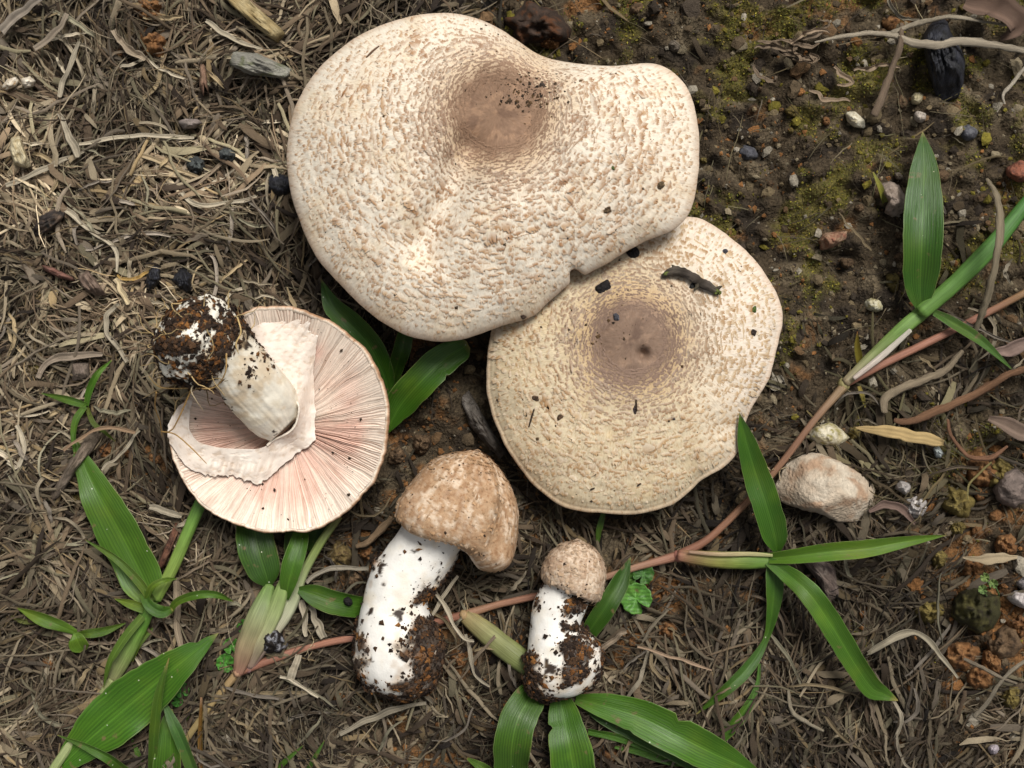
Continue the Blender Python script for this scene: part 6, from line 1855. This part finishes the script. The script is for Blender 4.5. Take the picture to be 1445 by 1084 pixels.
bit(cap2, 1064, 438, 5, A([.06, .09, .025]), 'leaf_flake', 'tiny green flake on the pale cap edge', 'flake', 1.4, 2.1, 826, .4)
bit(cap2, 757, 562, 6, A([.07, .045, .03]), 'soil_grain', 'brown soil flake on the yellow side of the cap', 'soil', 1.4, .5, 827, .5)
bit(cap2, 791, 588, 7, A([.08, .05, .03]), 'soil_grain', 'ragged brown soil flake below another on the yellow side', 'soil', 1.3, -.5, 828, .4)
bit(cap2, 896, 578, 4, A([.04, .03, .03]), 'soil_grain', 'short dark splinter in the lower middle of the cap', 'soil', 2.2, 1.4, 829, .5)
bit(cap2, 949, 590, 5, A([.07, .06, .055]), 'soil_grain', 'grey-brown grain below the pit', 'soil', 1.1, .4, 830, .5)
bit(cap1, 855, 296, 7, A([.09, .06, .035]), 'soil_grain', 'brown soil flake on the largest cap near its narrow lobe', 'soil', 1.6, -.3, 831, .4)
bit(cap1, 932, 261, 6, A([.10, .07, .04]), 'soil_grain', 'brown flake on the narrow lobe of the largest cap', 'soil', 1.4, -.3, 832, .4)
bit(cap1, 865, 237, 4, A([.08, .11, .04]), 'leaf_flake', 'tiny green flake on the largest cap', 'flake', 1.2, .9, 833, .5)
bit(cap1, 712, 345, 4, A([.05, .035, .02]), 'soil_grain', 'dark grain in the middle of the largest cap below the dished centre', 'soil', 1.2, .9, 834, .5)
bit(cap1, 738, 446, 5, A([.06, .04, .03]), 'soil_grain', 'dark speck on the torn edge of the largest cap', 'soil', 1.2, .9, 835, .5)
bit(cap1, 765, 122, 6, A([.05, .038, .03]), 'soil_grain', 'dark crumb on the edge of the dished brown centre', 'soil', 1.2, .2, 836, .5)
strand('straw_splinter', 'thin brown straw splinter on the upper slope of the largest cap', 'straw', [on_cap(cap1, 517, 81, 0.0002), on_cap(cap1, 526, 72, .0004), on_cap(cap1, 535, 65, .0002)], [1, 1.3, .9], A([.22, .13, .08]), dz=0) if False else None
v, f, c, par = culm(None, 't', [on_cap(cap1, 517, 81, .0003), on_cap(cap1, 526, 72, .0005), on_cap(cap1, 535, 65, .0003)], [1.0, 1.4, .9], [A([.22, .13, .08])], n=10, sides=6, raw=True)
solo('straw_splinter', v, f, c, 'wood', 'thin brown straw splinter on the sloping side of the largest cap', 'straw', None, par)
for k, (cx_, cy_, a, L) in enumerate(((836, 690, -.8, 9), (902, 684, -1.0, 9), (750, 590, 1.9, 22), (898, 572, 1.5, 12))):
    pts = [on_cap(cap2, cx_ + t * L * math.cos(a), cy_ + t * L * math.sin(a) + 2 * math.sin(t * 3), .0004) for t in (-.5, 0, .5)]
    v, f, c, par = culm(None, 't', pts, [.9, 1.2, .8], [A([.07, .045, .03])], n=10, sides=6, raw=True)
    solo('root_splinter', v, f, c, 'wood', 'tiny dark root splinter stuck on the yellowish cap', 'root', 'splinters on the cap', par)
x, y = 491, 849
blob(ring(x, y, 6.5, 77, 9, 1.1, .3, .1), .0020, (BK, BK * 1.4, BK * .7), 'crumb', 'beetle_like_crumb' if False else 'soil_grain', 'round dark crumb on the grass leaf beside the thick white stem', 'soil', 840, None, sink=.0006, rough=.2, big=20, facets=0, z0=float(gz(x, y)) + .0105)

# larger loose straws, alike: the ones that show most in the litter
g = np.random.default_rng(900)
n_st = 0
while n_st < 190:
    x, y = g.uniform(0, 1445), g.uniform(0, 1084)
    r_ = reg(A([x]), A([y]))[0]
    if g.random() > r_[0] or any(((x - c.c[0]) ** 2 + (y - c.c[1]) ** 2) < (c.Rt.mean() * 1.05) ** 2 for c in (cap1, cap2, cap3)):
        continue
    p = W(x, y)
    a = 2 * np.pi * (float(pn(p[0] * 13, p[1] * 13, .2, 60)) * 1.1) + g.normal(0, .7)
    L = g.uniform(35, 110); k1 = g.normal(0, .7)
    pts = [(x + L * t * math.cos(a + k1 * t), y - L * t * math.sin(a + k1 * t), .0055 + .004 * g.random() - .003 * (2 * t) ** 2) for t in (-.5, -.25, 0, .25, .5)]
    w = g.uniform(2.8, 6.5)
    pi_ = int(g.choice([0, 1, 2, 3, 5, 6]))
    lab = ('narrow ' if w < 4 else ('broad ' if w > 5.4 else '')) + ('short ' if L < 60 else ('long ' if L > 88 else '')) + {0: 'grey-tan', 1: 'pale', 2: 'brown', 3: 'greenish-grey', 5: 'yellowish', 6: 'grey'}[pi_] + (' curved' if abs(k1) > .7 else '') + ' loose straw near ' + near(x, y)
    cc = PAL[pi_] * r_[1] ** 1.6 * g.uniform(.85, 1.25)
    ribbon('loose_straw', lab, 'straw', pts, [w * .5, w, w, w * .9, w * .35], cc, 'loose straws on the litter', roll=g.normal(0, .4), n=14)
    n_st += 1
